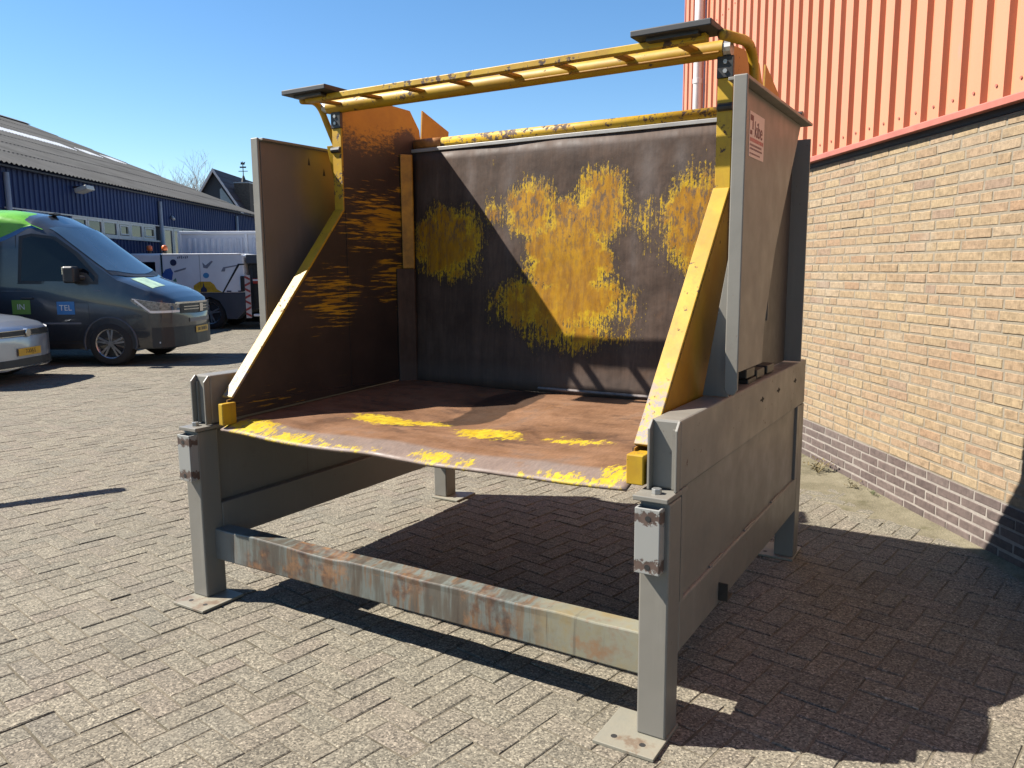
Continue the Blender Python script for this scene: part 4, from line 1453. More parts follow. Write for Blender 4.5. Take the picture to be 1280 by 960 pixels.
def car_paint(name, c, metal=0.35, rough=0.28):
    m = NT(name, rough, metal, 0.5)
    m.b.inputs['Coat Weight'].default_value = 0.8
    m.b.inputs['Coat Roughness'].default_value = 0.06
    f = m.noise(m.obj, 2.0, 4)
    cc = m.mix(f, tuple(x * 0.9 for x in c), tuple(x * 1.1 for x in c))
    m.col(m.mix(m.math('MULTIPLY', m.step(m.noise(m.obj, 6, 5, 0.7), 0.5, 0.8), 0.2), cc, (0.2, 0.18, 0.15)))
    return m.m


class Body:
    """car body from sections along x (forward); ctrl rows: x, top centre z, top edge z, half width at edge, half width at belt, bottom z, belt z"""

    def __init__(self, ctrl):
        self.c = np.array(ctrl, float)

    def at(self, x):
        return [float(np.interp(x, self.c[:, 0], self.c[:, i])) for i in range(1, 7)]

    def half(self, x):
        zt, ze, we, wb, zb, zl = self.at(x)
        return [(0, zt), (we * 0.45, zt - 0.12 * (zt - ze)), (we * 0.75, zt - 0.36 * (zt - ze)), (we * 0.92, zt - 0.68 * (zt - ze)), (we, ze),
                (we + (wb - we) * 0.45, ze + (zl - ze) * 0.4), (wb * 0.996, zl + (ze - zl) * 0.1), (wb, zl - (zl - zb) * 0.18), (wb, zb + (zl - zb) * 0.45),
                (wb * 0.985, zb + (zl - zb) * 0.12), (wb * 0.94, zb)]

    def side_y(self, x, z):
        h = self.half(x)[4:]
        zs = [p[1] for p in h][::-1]
        ws = [p[0] for p in h][::-1]
        return float(np.interp(z, zs, ws))

    def top_z(self, x, y):
        h = self.half(x)[:5]
        return float(np.interp(abs(y), [p[0] for p in h], [p[1] for p in h]))

    def front_x(self, y, z, x0, x1):
        """x where the nose, seen in plan, reaches |y|"""
        xs = np.linspace(x0 - 0.6, x1, 120)
        zz = self.at(x1)[3 + 2]
        ys = np.array([max(p[0] for p in self.half(x)) for x in xs])
        return float(np.interp(-abs(y), -ys, xs))

    def build(self, name, mat, parent, step=0.09):
        b = MB()
        x0, x1 = self.c[0, 0], self.c[-1, 0]
        xs = sorted(set(list(np.arange(x0, x1, step)) + [x for x in self.c[:, 0]]))
        n = None
        for x in xs:
            h = self.half(x)
            ring = [(x, -y, z) for y, z in h[::-1]] + [(x, y, z) for y, z in h[1:]]
            n = len(ring)
            b.v += ring
        for i in range(len(xs) - 1):
            for k in range(n):
                k2 = (k + 1) % n
                b.f.append((i * n + k, i * n + k2, (i + 1) * n + k2, (i + 1) * n + k))
        b.f.append(tuple(range(n)))
        b.f.append(tuple((len(xs) - 1) * n + k for k in range(n))[::-1])
        o = b.build(name, mat, parent, smooth=True)
        md = o.modifiers.new('crease', 'EDGE_SPLIT')
        md.split_angle = R(48)
        return o

    def side_poly(self, pts, sgn, off, sub=1):
        P = []
        for i, (x, z) in enumerate(pts):
            P.append((x, sgn * (self.side_y(x, z) + off), z))
        c = [sum(p[i] for p in P) / len(P) for i in range(3)]
        xm, zm = c[0], c[2]
        c[1] = sgn * (self.side_y(xm, zm) + off)
        n = len(P)
        return [tuple(c)] + P, [(0, 1 + i, 1 + (i + 1) % n) for i in range(n)]

    def ribbon(self, y0, y1, z0, z1, x0, x1, off, n=14):
        b = MB()
        zm = lambda a, b_: a + (b_ - a)
        for j in range(n + 1):
            y = (y0 + y1) / 2 + (y1 - y0) / 2 * math.sin(math.pi / 2 * (2 * j / n - 1))
            za = z0[0] + (z0[1] - z0[0]) * j / n if isinstance(z0, tuple) else z0
            zb_ = z1[0] + (z1[1] - z1[0]) * j / n if isinstance(z1, tuple) else z1
            xf = self.front_x(y, (za + zb_) / 2, x0, x1) + off
            b.v += [(xf, y, za), (xf, y, zb_)]
        b.f = [(2 * j, 2 * j + 2, 2 * j + 3, 2 * j + 1) for j in range(n)]
        return b


def wheel(parent, x, y, r, wd, sgn, spokes=10):
    """wheel on side sgn (outer face at y), tyre with rim"""
    t = MB()
    n = 36
    prof = [(r * 0.66, 0), (r * 0.9, 0.0), (r * 0.985, 0.02), (r, 0.05), (r, wd - 0.05), (r * 0.985, wd - 0.02), (r * 0.9, wd), (r * 0.66, wd)]
    for (rr, dy) in prof:
        for k in range(n):
            a = 2 * math.pi * k / n
            t.v.append((x + rr * math.cos(a), y - sgn * dy, r + rr * math.sin(a)))
    for i in range(len(prof) - 1):
        for k in range(n):
            k2 = (k + 1) % n
            t.f.append((i * n + k, i * n + k2, (i + 1) * n + k2, (i + 1) * n + k))
    w = bpy.data.objects.new('wheel', None)
    COL.objects.link(w)
    w.parent = parent
    w.empty_display_size = 0.2
    t.build('tyre', M_TYRE, w, smooth=True)
    rim = MB()
    rim.tube([(x, y - sgn * 0.0, r), (x, y - sgn * 0.05, r)], r * 0.13, 14)
    for k in range(spokes):
        a = 2 * math.pi * (k // 2) / (spokes / 2) + (0.16 if k % 2 else -0.16) + 0.3
        d = Vector((math.cos(a), 0, math.sin(a)))
        rim.bar(Vector((x, y - sgn * 0.012, r)) + d * r * 0.08, Vector((x, y - sgn * 0.012, r)) + d * r * 0.63, r * 0.085, 0.02, (0, 1, 0))
    rim.build('spokes', M_ALLOY, w)
    rr_ = MB()
    for (q, dy) in ((0.665, -0.002), (0.62, 0.01), (0.6, 0.05), (0.6, 0.08)):
        for k in range(n):
            a = 2 * math.pi * k / n
            rr_.v.append((x + r * q * math.cos(a), y - sgn * dy, r + r * q * math.sin(a)))
    for i in range(3):
        for k in range(n):
            k2 = (k + 1) % n
            rr_.f.append((i * n + k, i * n + k2, (i + 1) * n + k2, (i + 1) * n + k))
    rr_.build('rim', M_ALLOY, w, smooth=True)
    MB().cyl((x, y - sgn * 0.07, r), (x, y - sgn * 0.1, r), r * 0.62, 24).build('brake_drum', M_PLASTIC, w)
    return w


def arch(body, parent, x, r, sgn, lipmat, rc):
    """dark wheel opening with a lip"""
    b, lip = MB(), MB()
    n = 24
    ys = sgn * (body.side_y(x, rc) + 0.004)
    c = (x, ys, rc)
    pts = [(x + r * math.cos(math.pi * k / n * 1.24 - 0.12 * math.pi), ys, max(body.at(x)[4] - 0.0, rc + r * math.sin(math.pi * k / n * 1.24 - 0.12 * math.pi))) for k in range(n + 1)]
    b.add([c] + pts, [(0, 1 + k, 2 + k) for k in range(n)])
    b.build('wheel_well', M_PLASTIC, parent)
    lip.tube([(p[0], p[1] - sgn * 0.004, p[2]) for p in pts], 0.022, 8)
    lip.build('arch_lip', lipmat, parent, smooth=True)


# ---- dark grey delivery van
van = thing('delivery_van', 'dark blue grey high roof delivery van with green roof wrap and small side logos', 'van', (-5.5, 14.0, 0))
M_VAN = car_paint('van_paint', (0.04, 0.047, 0.058), 0.3, 0.3)
vb_ = Body([(-7.0, 2.5, 2.3, .84, .95, .3, 1.2), (-6.9, 2.56, 2.38, .87, .97, .28, 1.2), (-3.6, 2.61, 2.42, .87, .98, .27, 1.2), (-2.75, 2.58, 2.38, .87, .98, .27, 1.2), (-2.3, 2.5, 2.3, .86, .98, .27, 1.2),
            (-1.97, 2.31, 2.16, .86, .98, .27, 1.2), (-1.32, 1.76, 1.66, .9, .98, .27, 1.18), (-.95, 1.47, 1.4, .92, .98, .27, 1.12), (-.86, 1.435, 1.37, .92, .98, .27, 1.1), (-.44, 1.29, 1.2, .9, .96, .27, 1.0),
            (-.27, 1.2, 1.13, .82, .9, .26, .98), (-.14, 1.1, 1.06, .7, .78, .27, .95), (-.05, .98, .96, .48, .58, .28, .9), (0.0, .86, .85, .3, .4, .3, .8), (.03, .75, .74, .1, .22, .33, .7)])
vbo = vb_.build('body', M_VAN, van)


def side_part(body, name, pts, mat, parent, sgn=-1, off=0.005):
    v, f = body.side_poly(pts, sgn, off)
    return MB().add(v, f).build(name, mat, parent, recalc=False)


for sgn in (-1, 1):
    side_part(vb_, 'window_frame', [(-2.54, 1.35), (-2.5, 2.12), (-2.3, 2.165), (-1.92, 2.11), (-1.57, 1.86), (-1.24, 1.48), (-1.24, 1.335)], M_PLASTIC, van, sgn, 0.004)
    side_part(vb_, 'side_window', [(-2.48, 1.4), (-2.44, 2.08), (-2.3, 2.12), (-1.95, 2.07), (-1.62, 1.82), (-1.3, 1.47), (-1.3, 1.38)], M_CARGLASS, van, sgn, 0.006)
sw = side_part(vb_, 'mirror_base', [(-1.62, 1.37), (-1.6, 1.55), (-1.42, 1.52), (-1.3, 1.37)], M_PLASTIC, van, -1, 0.009)
mir = MB().box(-1.68, -1.49, -1.21, -1.0, 1.36, 1.63)
mo = mir.build('mirror', M_PLASTIC, van, bevel=0.04, seg=3)
MB().box(-1.685, -1.675, -1.19, -1.02, 1.5, 1.62).build('mirror_glass', M_CHROME, mo)
MB().tube([(-1.55, -1.02, 1.45), (-1.46, -0.93, 1.44)], 0.035, 8).build('mirror_arm', M_PLASTIC, mo)
# windscreen
ws = MB()
NU, NV = 10, 14
for j in range(NV + 1):
    for i in range(NU + 1):
        s = -1 + 2 * i / NU
        x = -1.9 + (1.9 - 0.98) * j / NV
        x -= 0.16 * s * s
        we = vb_.at(x)[2]
        yy_ = s * we * 0.93
        ws.v.append((x + 0.006, yy_, vb_.top_z(x, yy_) + 0.008))
ws.f = [(j * (NU + 1) + i, j * (NU + 1) + i + 1, (j + 1) * (NU + 1) + i + 1, (j + 1) * (NU + 1) + i) for j in range(NV) for i in range(NU)]
ws.build('windscreen', M_SHIELD, van, smooth=True)
cw = MB()
for j in range(3):
    for i in range(NU + 1):
        s = -1 + 2 * i / NU
        x = -0.99 + 0.055 * j - 0.16 * s * s
        yy_ = s * vb_.at(x)[2] * 0.95
        cw.v.append((x, yy_, vb_.top_z(x, yy_) + 0.009))
cw.f = [(j * (NU + 1) + i, j * (NU + 1) + i + 1, (j + 1) * (NU + 1) + i + 1, (j + 1) * (NU + 1) + i) for j in range(2) for i in range(NU)]
cw.build('wiper_cowl', M_PLASTIC, van)
MB().box(-2.32, -2.22, -0.3, -0.1, 2.49, 2.53).build('roof_sensor', M_PLASTIC, van, bevel=0.01)
# front end
vb_.ribbon(-0.62, 0.62, 0.84, 1.0, -0.4, 0.03, 0.008).build('grille', M_PLASTIC, van)
vb_.ribbon(-0.72, 0.72, (1.0), (1.03), -0.4, 0.03, 0.012).build('chrome_line', M_CHROME, van)
for zz in (0.895, 0.94):
    vb_.ribbon(-0.55, 0.55, zz, zz + 0.014, -0.4, 0.03, 0.012).build('grille_bar', M_CHROME, van)
vb_.ribbon(-0.42, 0.42, 0.68, 0.75, -0.4, 0.03, 0.01).build('bumper_trim', flat('grey_bumper_trim', (0.2, 0.2, 0.2), 0.5), van)
vb_.ribbon(-0.955, 0.955, 0.29, 0.62, -0.5, 0.03, 0.008, 40).build('lower_bumper', M_PLASTIC, van)
lg = vb_.ribbon(-0.07, 0.07, 0.85, 0.99, -0.4, 0.03, 0.02, 4).build('emblem', M_CHROME, van)
pl = vb_.ribbon(-0.27, 0.25, 0.49, 0.6, -0.4, 0.03, 0.02, 4).build('number_plate', M_PLATE, van)
for k_, (a_, w_) in enumerate(((-0.2, 0.045), (-0.14, 0.03), (-0.06, 0.05), (0.01, 0.035), (0.06, 0.045), (0.13, 0.04))):
    vb_.ribbon(a_, a_ + w_, 0.52, 0.575, -0.4, 0.03, 0.0225, 2).build('print_mark', M_BLKP, pl)
for sgn in (-1, 1):
    h = MB()
    n = 12
    for j in range(n + 1):
        t = j / n
        x = -0.72 + 0.66 * t
        zt_ = 1.1 - 0.1 * t
        zb2 = 1.055 - 0.2 * min(1.0, t / 0.42)
        y_ = vb_.side_y(x, (zt_ + zb2) / 2) + 0.008
        h.v += [(x, sgn * y_, zb2), (x, sgn * y_, zt_)]
    h.f = [(2 * j, 2 * j + 2, 2 * j + 3, 2 * j + 1) for j in range(n)]
    ho_ = h.build('headlight', M_LAMPD, van)
    h2 = MB()
    for j in range(n + 1):
        t = j / n
        x = -0.66 + 0.59 * t
        zb2 = 1.055 - 0.2 * min(1.0, t / 0.42)
        y_ = vb_.side_y(x, zb2) + 0.014
        h2.v += [(x, sgn * y_, zb2 + 0.004), (x, sgn * y_, zb2 + 0.042)]
    h2.f = [(2 * j, 2 * j + 2, 2 * j + 3, 2 * j + 1) for j in range(n)]
    h2.build('light_strip', M_LAMP, ho_)
    h3 = MB()
    for j in range(n + 1):
        t = j / n
        x = -0.7 + 0.62 * t
        zt_ = 1.096 - 0.1 * t
        y_ = vb_.side_y(x, zt_) + 0.012
        h3.v += [(x, sgn * y_, zt_ - 0.012), (x, sgn * y_, zt_ + 0.006)]
    h3.f = [(2 * j, 2 * j + 2, 2 * j + 3, 2 * j + 1) for j in range(n)]
    h3.build('light_strip', M_LAMP, ho_)
    for x in (-1.1, -4.74):
        arch(vb_, van, x, 0.43, sgn, flat('arch_paint', (0.06, 0.07, 0.09), 0.4), 0.37)
        wheel(van, x, sgn * (vb_.side_y(x, 0.5) + 0.012), 0.365, 0.22, sgn)
    MB().box(-0.42, -0.3, sgn * 0.9 - 0.02, sgn * 0.9 + 0.02, 0.36, 0.385).build('fog_light', M_LAMP, van)
# seams, handle, sill strip
for pts in ([(-2.56, 0.32), (-2.56, 2.2), (-2.548, 2.2), (-2.548, 0.32)], [(-1.42, 0.75), (-1.42, 1.36), (-1.41, 1.36), (-1.41, 0.75)], [(-3.72, 0.32), (-3.72, 2.3), (-3.708, 2.3), (-3.708, 0.32)]):
    side_part(vb_, 'door_seam', pts, M_PLASTIC, van, -1, 0.003)
side_part(vb_, 'rub_strip', [(-6.6, 0.69), (-6.6, 0.72), (-1.55, 0.72), (-1.55, 0.69)], flat('grey_strip', (0.14, 0.15, 0.17), 0.4), van, -1, 0.006)
side_part(vb_, 'sill_strip', [(-6.6, 0.3), (-6.6, 0.42), (-1.56, 0.42), (-1.56, 0.3)], M_PLASTIC, van, -1, 0.007)
side_part(vb_, 'belt_shine', [(-6.6, 1.24), (-6.6, 1.26), (-1.2, 1.24), (-1.2, 1.225)], flat('belt_highlight', (0.12, 0.135, 0.16), 0.3), van, -1, 0.004)  # highlight along the belt painted as a lighter strip
MB().box(-2.5, -2.3, -1.005, -0.975, 1.1, 1.13).build('door_handle', M_PLASTIC, van, bevel=0.008)
M_GREEN = flat('lime_wrap', (0.14, 0.42, 0.03), 0.3)
M_BLUEW = flat('blue_wrap', (0.03, 0.13, 0.36), 0.3)
# green wrap over roof edge and side, blue fringe under it
for nm, mt, ofs, dz in (('blue_fringe', M_BLUEW, 0.004, -0.07), ('green_wrap', M_GREEN, 0.0065, 0.0)):
    wv = MB()
    xs_ = np.linspace(-6.4, -2.12 if dz == 0 else -2.0, 26)
    for x in xs_:
        u_ = (x + 6.4) / 4.3
        zlow = (2.07 + dz) if x < -2.9 else (2.07 + dz) + 0.4 * ((x + 2.9) / 0.8) ** 1.3
        h = vb_.half(x)
        ztop_e = h[4][1]
        zl = min(zlow, ztop_e)
        if dz:
            zt2 = min(ztop_e, zl + 0.2)
            wv.v += [(x, -(vb_.side_y(x, zl + (zt2 - zl) * k / 8) + ofs), zl + (zt2 - zl) * k / 8) for k in range(9)]
            continue
        wv.v += [(x, -(vb_.side_y(x, zl + (ztop_e - zl) * k / 5) + ofs), zl + (ztop_e - zl) * k / 5) for k in range(6)]
        wv.v += [(x, -h[q][0], h[q][1] + ofs) for q in (3, 2, 1)] if x < -2.3 else [(x, -(h[4][0] - 0.02 * k), h[4][1] + ofs * 0.8) for k in (0, 1, 2)]
    wv.f = [(i * 9 + k, (i + 1) * 9 + k, (i + 1) * 9 + k + 1, i * 9 + k + 1) for i in range(25) for k in range(8)]
    wv.build(nm, mt, van, smooth=True)
lg1 = side_part(vb_, 'green_logo', [(-2.66, 0.86), (-2.66, 1.09), (-2.36, 1.09), (-2.36, 0.86)], flat('logo_green', (0.16, 0.32, 0.06), 0.4), van, -1, 0.006)
lg2 = side_part(vb_, 'blue_logo', [(-1.93, 0.85), (-1.93, 1.06), (-1.64, 1.06), (-1.64, 0.85)], flat('logo_blue', (0.02, 0.19, 0.5), 0.4), van, -1, 0.006)
M_LW = flat('logo_white', (0.75, 0.78, 0.78), 0.5)
text('lettering', 'TEL', 0.13, M_LW, lg2, (-1.785, -0.993, 0.955), (R(90), 0, 0))
text('lettering', 'IN', 0.13, M_LW, lg1, (-2.51, -0.993, 0.975), (R(90), 0, 0))
hd = MB()
for j in range(6):
    for i in range(6):
        x = -0.86 + 0.4 * j / 5
        yy_ = -0.62 + 0.5 * i / 5 - 0.1 * (j / 5)
        hd.v.append((x, yy_, vb_.top_z(x, yy_) + 0.006))
hd.f = [(j * 6 + i, j * 6 + i + 1, (j + 1) * 6 + i + 1, (j + 1) * 6 + i) for j in range(5) for i in range(5)]
hd.build('bonnet_patch', flat('pale_green_patch', (0.42, 0.58, 0.4), 0.4, var=0.35, scale=5), van, smooth=True)  # pale green patch on the bonnet

# ---- silver car whose nose enters from the left
car = thing('parked_car', 'silver hatchback whose nose with yellow plate enters at the left edge, before the van', 'car', (-6.85, 11.2, 0))
M_SILV = car_paint('silver_paint', (0.42, 0.46, 0.53), 0.55, 0.3)
cb = Body([(-4.1, .9, .85, .7, .75, .35, .8), (-4.0, 1.05, 1.0, .72, .82, .3, .85), (-3.5, 1.42, 1.36, .62, .87, .25, .9), (-2.7, 1.47, 1.4, .6, .88, .22, .92), (-2.0, 1.42, 1.36, .62, .88, .22, .92),
           (-1.15, 1.0, .97, .78, .88, .22, .88), (-1.0, .97, .94, .8, .88, .22, .86), (-.55, .92, .88, .8, .87, .22, .82), (-.25, .86, .81, .74, .82, .21, .77), (-.1, .78, .75, .62, .7, .2, .7),
           (-.03, .7, .69, .42, .5, .2, .66), (0.0, .64, .63, .2, .3, .22, .6)])
cbo = cb.build('body', M_SILV, car)
cb.ribbon(-0.62, 0.62, 0.655, 0.745, -0.5, 0.0, 0.007, 20).build('grille', M_PLASTIC, car)
for zz in (0.66, 0.738):
    cb.ribbon(-0.6, 0.6, zz, zz + 0.01, -0.5, 0.0, 0.011, 20).build('chrome_line', M_CHROME, car)
cb.ribbon(-0.74, 0.74, 0.24, 0.345, -0.6, 0.0, 0.007, 24).build('lower_grille', M_PLASTIC, car)
cb.ribbon(-0.74, 0.74, 0.225, 0.243, -0.6, 0.0, 0.02, 24).build('chrome_line', M_CHROME, car)
em = MB()
em.cyl((-0.03, 0.0, 0.7), (0.028, 0.0, 0.7), 0.062, 18)
em.build('emblem', M_CHROME, car, bevel=0.006)
npl = cb.ribbon(-0.26, 0.26, 0.385, 0.49, -0.5, 0.0, 0.022, 6).build('number_plate', M_PLATE, car)
text('lettering', '7-XVJ-5', 0.085, M_BLKP, npl, (0.024, 0.02, 0.438), (R(90), 0, R(90)), sx=0.85)
for sgn in (-1, 1):
    h = MB()
    for j in range(9):
        t = j / 8
        x = -0.62 + 0.5 * t
        y_ = cb.side_y(x, 0.73) + 0.008
        h.v += [(x, sgn * y_, 0.73 - 0.08 * t), (x, sgn * y_, 0.81 - 0.055 * t)]
    h.f = [(2 * j, 2 * j + 2, 2 * j + 3, 2 * j + 1) for j in range(8)]
    h.build('headlight', M_LAMP, car)
    side_part(cb, 'side_window', [(-3.3, .98), (-3.1, 1.32), (-2.2, 1.34), (-1.45, 1.0)], M_CARGLASS, car, sgn, 0.006)
    for x in (-0.85, -3.4):
        arch(cb, car, x, 0.35, sgn, M_SILV, 0.32)
        wheel(car, x, sgn * (cb.side_y(x, 0.4) + 0.01), 0.31, 0.2, sgn)
cs = MB()
for j in range(9):
    for i in range(9):
        x = -1.95 + 0.78 * j / 8 - 0.12 * (-1 + i / 4) ** 2
        yy_ = (-1 + i / 4) * cb.at(x)[2] * 0.93
        cs.v.append((x, yy_, cb.top_z(x, yy_) + 0.008))
cs.f = [(j * 9 + i, j * 9 + i + 1, (j + 1) * 9 + i + 1, (j + 1) * 9 + i) for j in range(8) for i in range(8)]
cs.build('windscreen', M_CARGLASS, car, smooth=True)

# ---- white works truck with painted side
trk = thing('works_truck', 'white sweeper truck with a painted side picture, dark skirt and orange beacons', 'truck', (-7.0, 21.05, 0))
M_TRW = flat('truck_white', (0.85, 0.86, 0.88), 0.35, var=0.1, scale=1.5)
M_TRG = flat('truck_skirt_grey', (0.06, 0.065, 0.08), 0.5)
MB().prism([(-2.16, 0.96), (-2.16, 1.99), (-0.2, 1.99), (-0.02, 1.94), (-0.02, 0.96)], 'y', 0.0, 2.1).build('body', M_TRW, trk, bevel=0.03)
MB().box(-2.17, 0.02, -0.012, 0.02, 1.955, 1.985).build('top_rail', flat('rail_white', (0.9, 0.9, 0.9), 0.3), trk, bevel=0.006)
MB().box(-1.18, -1.165, -0.006, 0.01, 0.97, 1.95).build('panel_seam', M_GREYP, trk)
MB().prism([(-3.3, 0.45), (-3.3, 1.4), (-3.05, 2.0), (-2.2, 2.0), (-2.2, 0.45)], 'y', 0.05, 2.05).build('cab', M_TRW, trk, bevel=0.05)
MB().box(-2.78, -2.36, 0.036, 0.052, 1.42, 1.78).build('cab_window', M_CARGLASS, trk)
MB().box(-3.28, -2.9, 0.036, 0.052, 1.42, 1.9).build('cab_window', M_CARGLASS, trk)
MB().box(-2.2, -2.17, 0.02, 2.0, 0.96, 1.98).build('cab_gap', M_BLKP, trk)
sk = MB()
sk.prism([(-2.2, 0.95), (-0.02, 0.95), (-0.02, 0.5), (-0.25, 0.27), (-0.52, 0.27), (-0.56, 0.5), (-0.7, 0.75), (-0.95, 0.86), (-1.2, 0.8), (-1.4, 0.62), (-1.5, 0.4), (-2.2, 0.4)], 'y', -0.03, 0.35)
sk.build('skirt', M_TRG, trk, bevel=0.008)
MB().box(-3.3, -0.1, 0.4, 1.9, 0.4, 0.94).build('chassis', M_BLKP, trk)
for x in (-1.0, -2.75):
    for sgn, y_ in ((-1, 0.06), (1, 2.04)):
        wheel(trk, x, y_, 0.43, 0.28, sgn, 8)
M_OR = flat('beacon_orange', (0.75, 0.16, 0.03), 0.3)
for x in (-2.57, -2.17):
    bs = MB().cyl((x, 0.25, 1.99), (x, 0.25, 2.08), 0.05, 12).build('beacon_base', M_BLKP, trk)
    MB().tube([(x, 0.25, 2.08), (x, 0.25, 2.19), (x, 0.25, 2.22)], [0.075, 0.07, 0.03], 12).build('beacon', M_OR, bs, smooth=True)


def decal(poly, mat, name='painted_shape', y=-0.004):
    return MB().prism(poly, 'y', y - 0.002, 0.012).build(name, mat, trk)


def disc(cx, cz, rx, rz, n=18):
    return [(cx + rx * math.cos(2 * math.pi * k / n), cz + rz * math.sin(2 * math.pi * k / n)) for k in range(n)]


M_DYE = flat('decal_navy', (0.03, 0.035, 0.09), 0.5)
M_DYB = flat('decal_blue', (0.05, 0.13, 0.42), 0.5)
M_DYL = flat('decal_light_blue', (0.08, 0.3, 0.55), 0.5)
M_DYY = flat('decal_yellow', (0.62, 0.38, 0.02), 0.5, var=0.3)
M_DYG = flat('decal_grey', (0.22, 0.23, 0.28), 0.5)
M_DYT = flat('decal_green', (0.1, 0.24, 0.16), 0.5)
decal(disc(-1.86, 1.76, 0.085, 0.085), M_DYE)
decal([(-2.14, 1.3), (-2.17, 1.45), (-2.08, 1.58), (-1.94, 1.62), (-1.88, 1.5), (-1.92, 1.32), (-2.03, 1.2)], M_DYB)
decal([(-1.97, 1.14), (-1.8, 1.26), (-1.82, 1.36), (-1.95, 1.24), (-2.03, 1.14)], M_DYT)
decal([(-1.84, 1.5), (-1.55, 1.58), (-1.53, 1.63), (-1.86, 1.54)], M_DYG)
decal(disc(-1.02, 1.42, 0.08, 0.07), M_DYL)
decal([(-1.08, 1.62), (-0.98, 1.6), (-0.82, 1.78), (-0.86, 1.8), (-1.02, 1.68), (-1.1, 1.76)], M_DYG)
decal([(-0.62, 1.52), (-0.52, 1.52), (-0.5, 1.6), (-0.2, 1.66), (-0.2, 1.69), (-0.56, 1.63)], M_DYG)
decal([(-1.38, 0.98), (-1.36, 1.16), (-1.2, 1.26), (-0.92, 1.26), (-0.82, 1.18), (-0.76, 1.06), (-0.62, 0.98)], M_DYY)
decal([(-1.18, 0.99), (-1.17, 1.07), (-1.12, 1.13), (-1.1, 1.26), (-1.08, 1.13), (-1.02, 1.07), (-1.02, 0.99)], M_DYE, y=-0.0085)
for k in range(6):
    x = -1.75 + 0.05 * k
    decal([(x, 1.86), (x + 0.03, 1.86 + 0.02 * (k % 2)), (x + 0.035, 1.92), (x + 0.005, 1.9 + 0.02 * (k % 3))], M_DYG)
decal([(-0.62, 0.97), (-0.58, 0.97), (-0.13, 1.68), (0.0, 1.69), (0.0, 1.72), (-0.17, 1.72)], M_BLKP)
for k in range(2):
    decal([(-0.5 + 0.3 * k, 0.985), (-0.38 + 0.3 * k, 0.985), (-0.38 + 0.3 * k, 1.02), (-0.5 + 0.3 * k, 1.02)], M_DYE)
# tail: dark rear opening, hazard striped board, light bar
MB().box(0.16, 0.9, 0.15, 2.0, 0.55, 1.72).build('tail_opening', M_BLKP, trk)
MB().box(0.02, 0.16, 0.3, 2.0, 0.5, 1.85).build('tail_frame', M_TRG, trk)
MB().box(0.02, 0.95, 0.05, 2.05, 1.72, 1.96).build('tail_hood', M_TRG, trk, bevel=0.02)
lb = MB().box(0.17, 0.9, 0.1, 0.15, 1.2, 1.33).build('light_bar', flat('red_lens', (0.4, 0.04, 0.03), 0.3), trk)
MB().box(0.17, 0.9, 0.094, 0.1, 1.27, 1.31).build('light_strip', M_TRW, lb)
mbd = MB().box(0.0, 0.14, -0.05, -0.035, 0.3, 1.42).build('hazard_board', flat('hazard_white', (0.6, 0.56, 0.54), 0.5), trk)
for k in range(7):
    z = 0.32 + 0.16 * k
    if z + 0.16 < 1.45:
        s_ = 1 if k % 2 else -1
        q = [(0.002, z), (0.138, z + 0.07), (0.138, z + 0.13), (0.002, z + 0.06)] if s_ > 0 else [(0.138, z), (0.002, z + 0.07), (0.002, z + 0.13), (0.138, z + 0.06)]
        MB().prism(q, 'y', -0.053, -0.049).build('hazard_stripe', flat('hazard_red', (0.38, 0.05, 0.04), 0.5), mbd)
MB().box(-0.12, 0.0, -0.045, 0.0, 1.0, 1.4).build('hose_box', M_BLKP, trk, bevel=0.03)
MB().box(0.18, 0.75, -0.02, 0.2, 0.34, 0.4).build('step', M_TRW, trk, bevel=0.01)

# ---- pale container body behind the truck
cn = thing('container', 'pale grey ribbed container body standing behind the painted white truck', 'container', (-9.86, 24.0, 0))
M_CN = flat('container_grey', (0.68, 0.71, 0.78), 0.4, var=0.1, scale=2)
MB().box(0.0, 5.2, 0.0, 2.4, 0.45, 2.66).build('body', M_CN, cn)
MB().box(-0.04, 5.24, -0.05, 2.45, 2.62, 2.7).build('top_rail', M_TRW, cn, bevel=0.01)
MB().box(-0.05, 0.05, -0.05, 0.0, 0.4, 2.62).build('corner_post', M_TRW, cn, bevel=0.01)
MB().box(1.94, 2.02, -0.045, 0.0, 0.4, 2.62).build('side_post', M_TRW, cn, bevel=0.01)
for k in range(10):
    x = 0.2 + 0.175 * k
    MB().prism([(x, 0.0), (x + 0.025, -0.03), (x + 0.085, -0.03), (x + 0.11, 0.0)], 'z', 0.6, 2.5).build('rib', M_CN, cn)
for k in range(16):
    x = 2.15 + 0.19 * k
    MB().prism([(x, 0.0), (x + 0.025, -0.03), (x + 0.085, -0.03), (x + 0.11, 0.0)], 'z', 0.6, 2.5).build('rib', M_CN, cn)
MB().box(0.3, 5.0, 0.3, 2.1, 0.0, 0.449).build('base_frame', M_BLKP, cn)

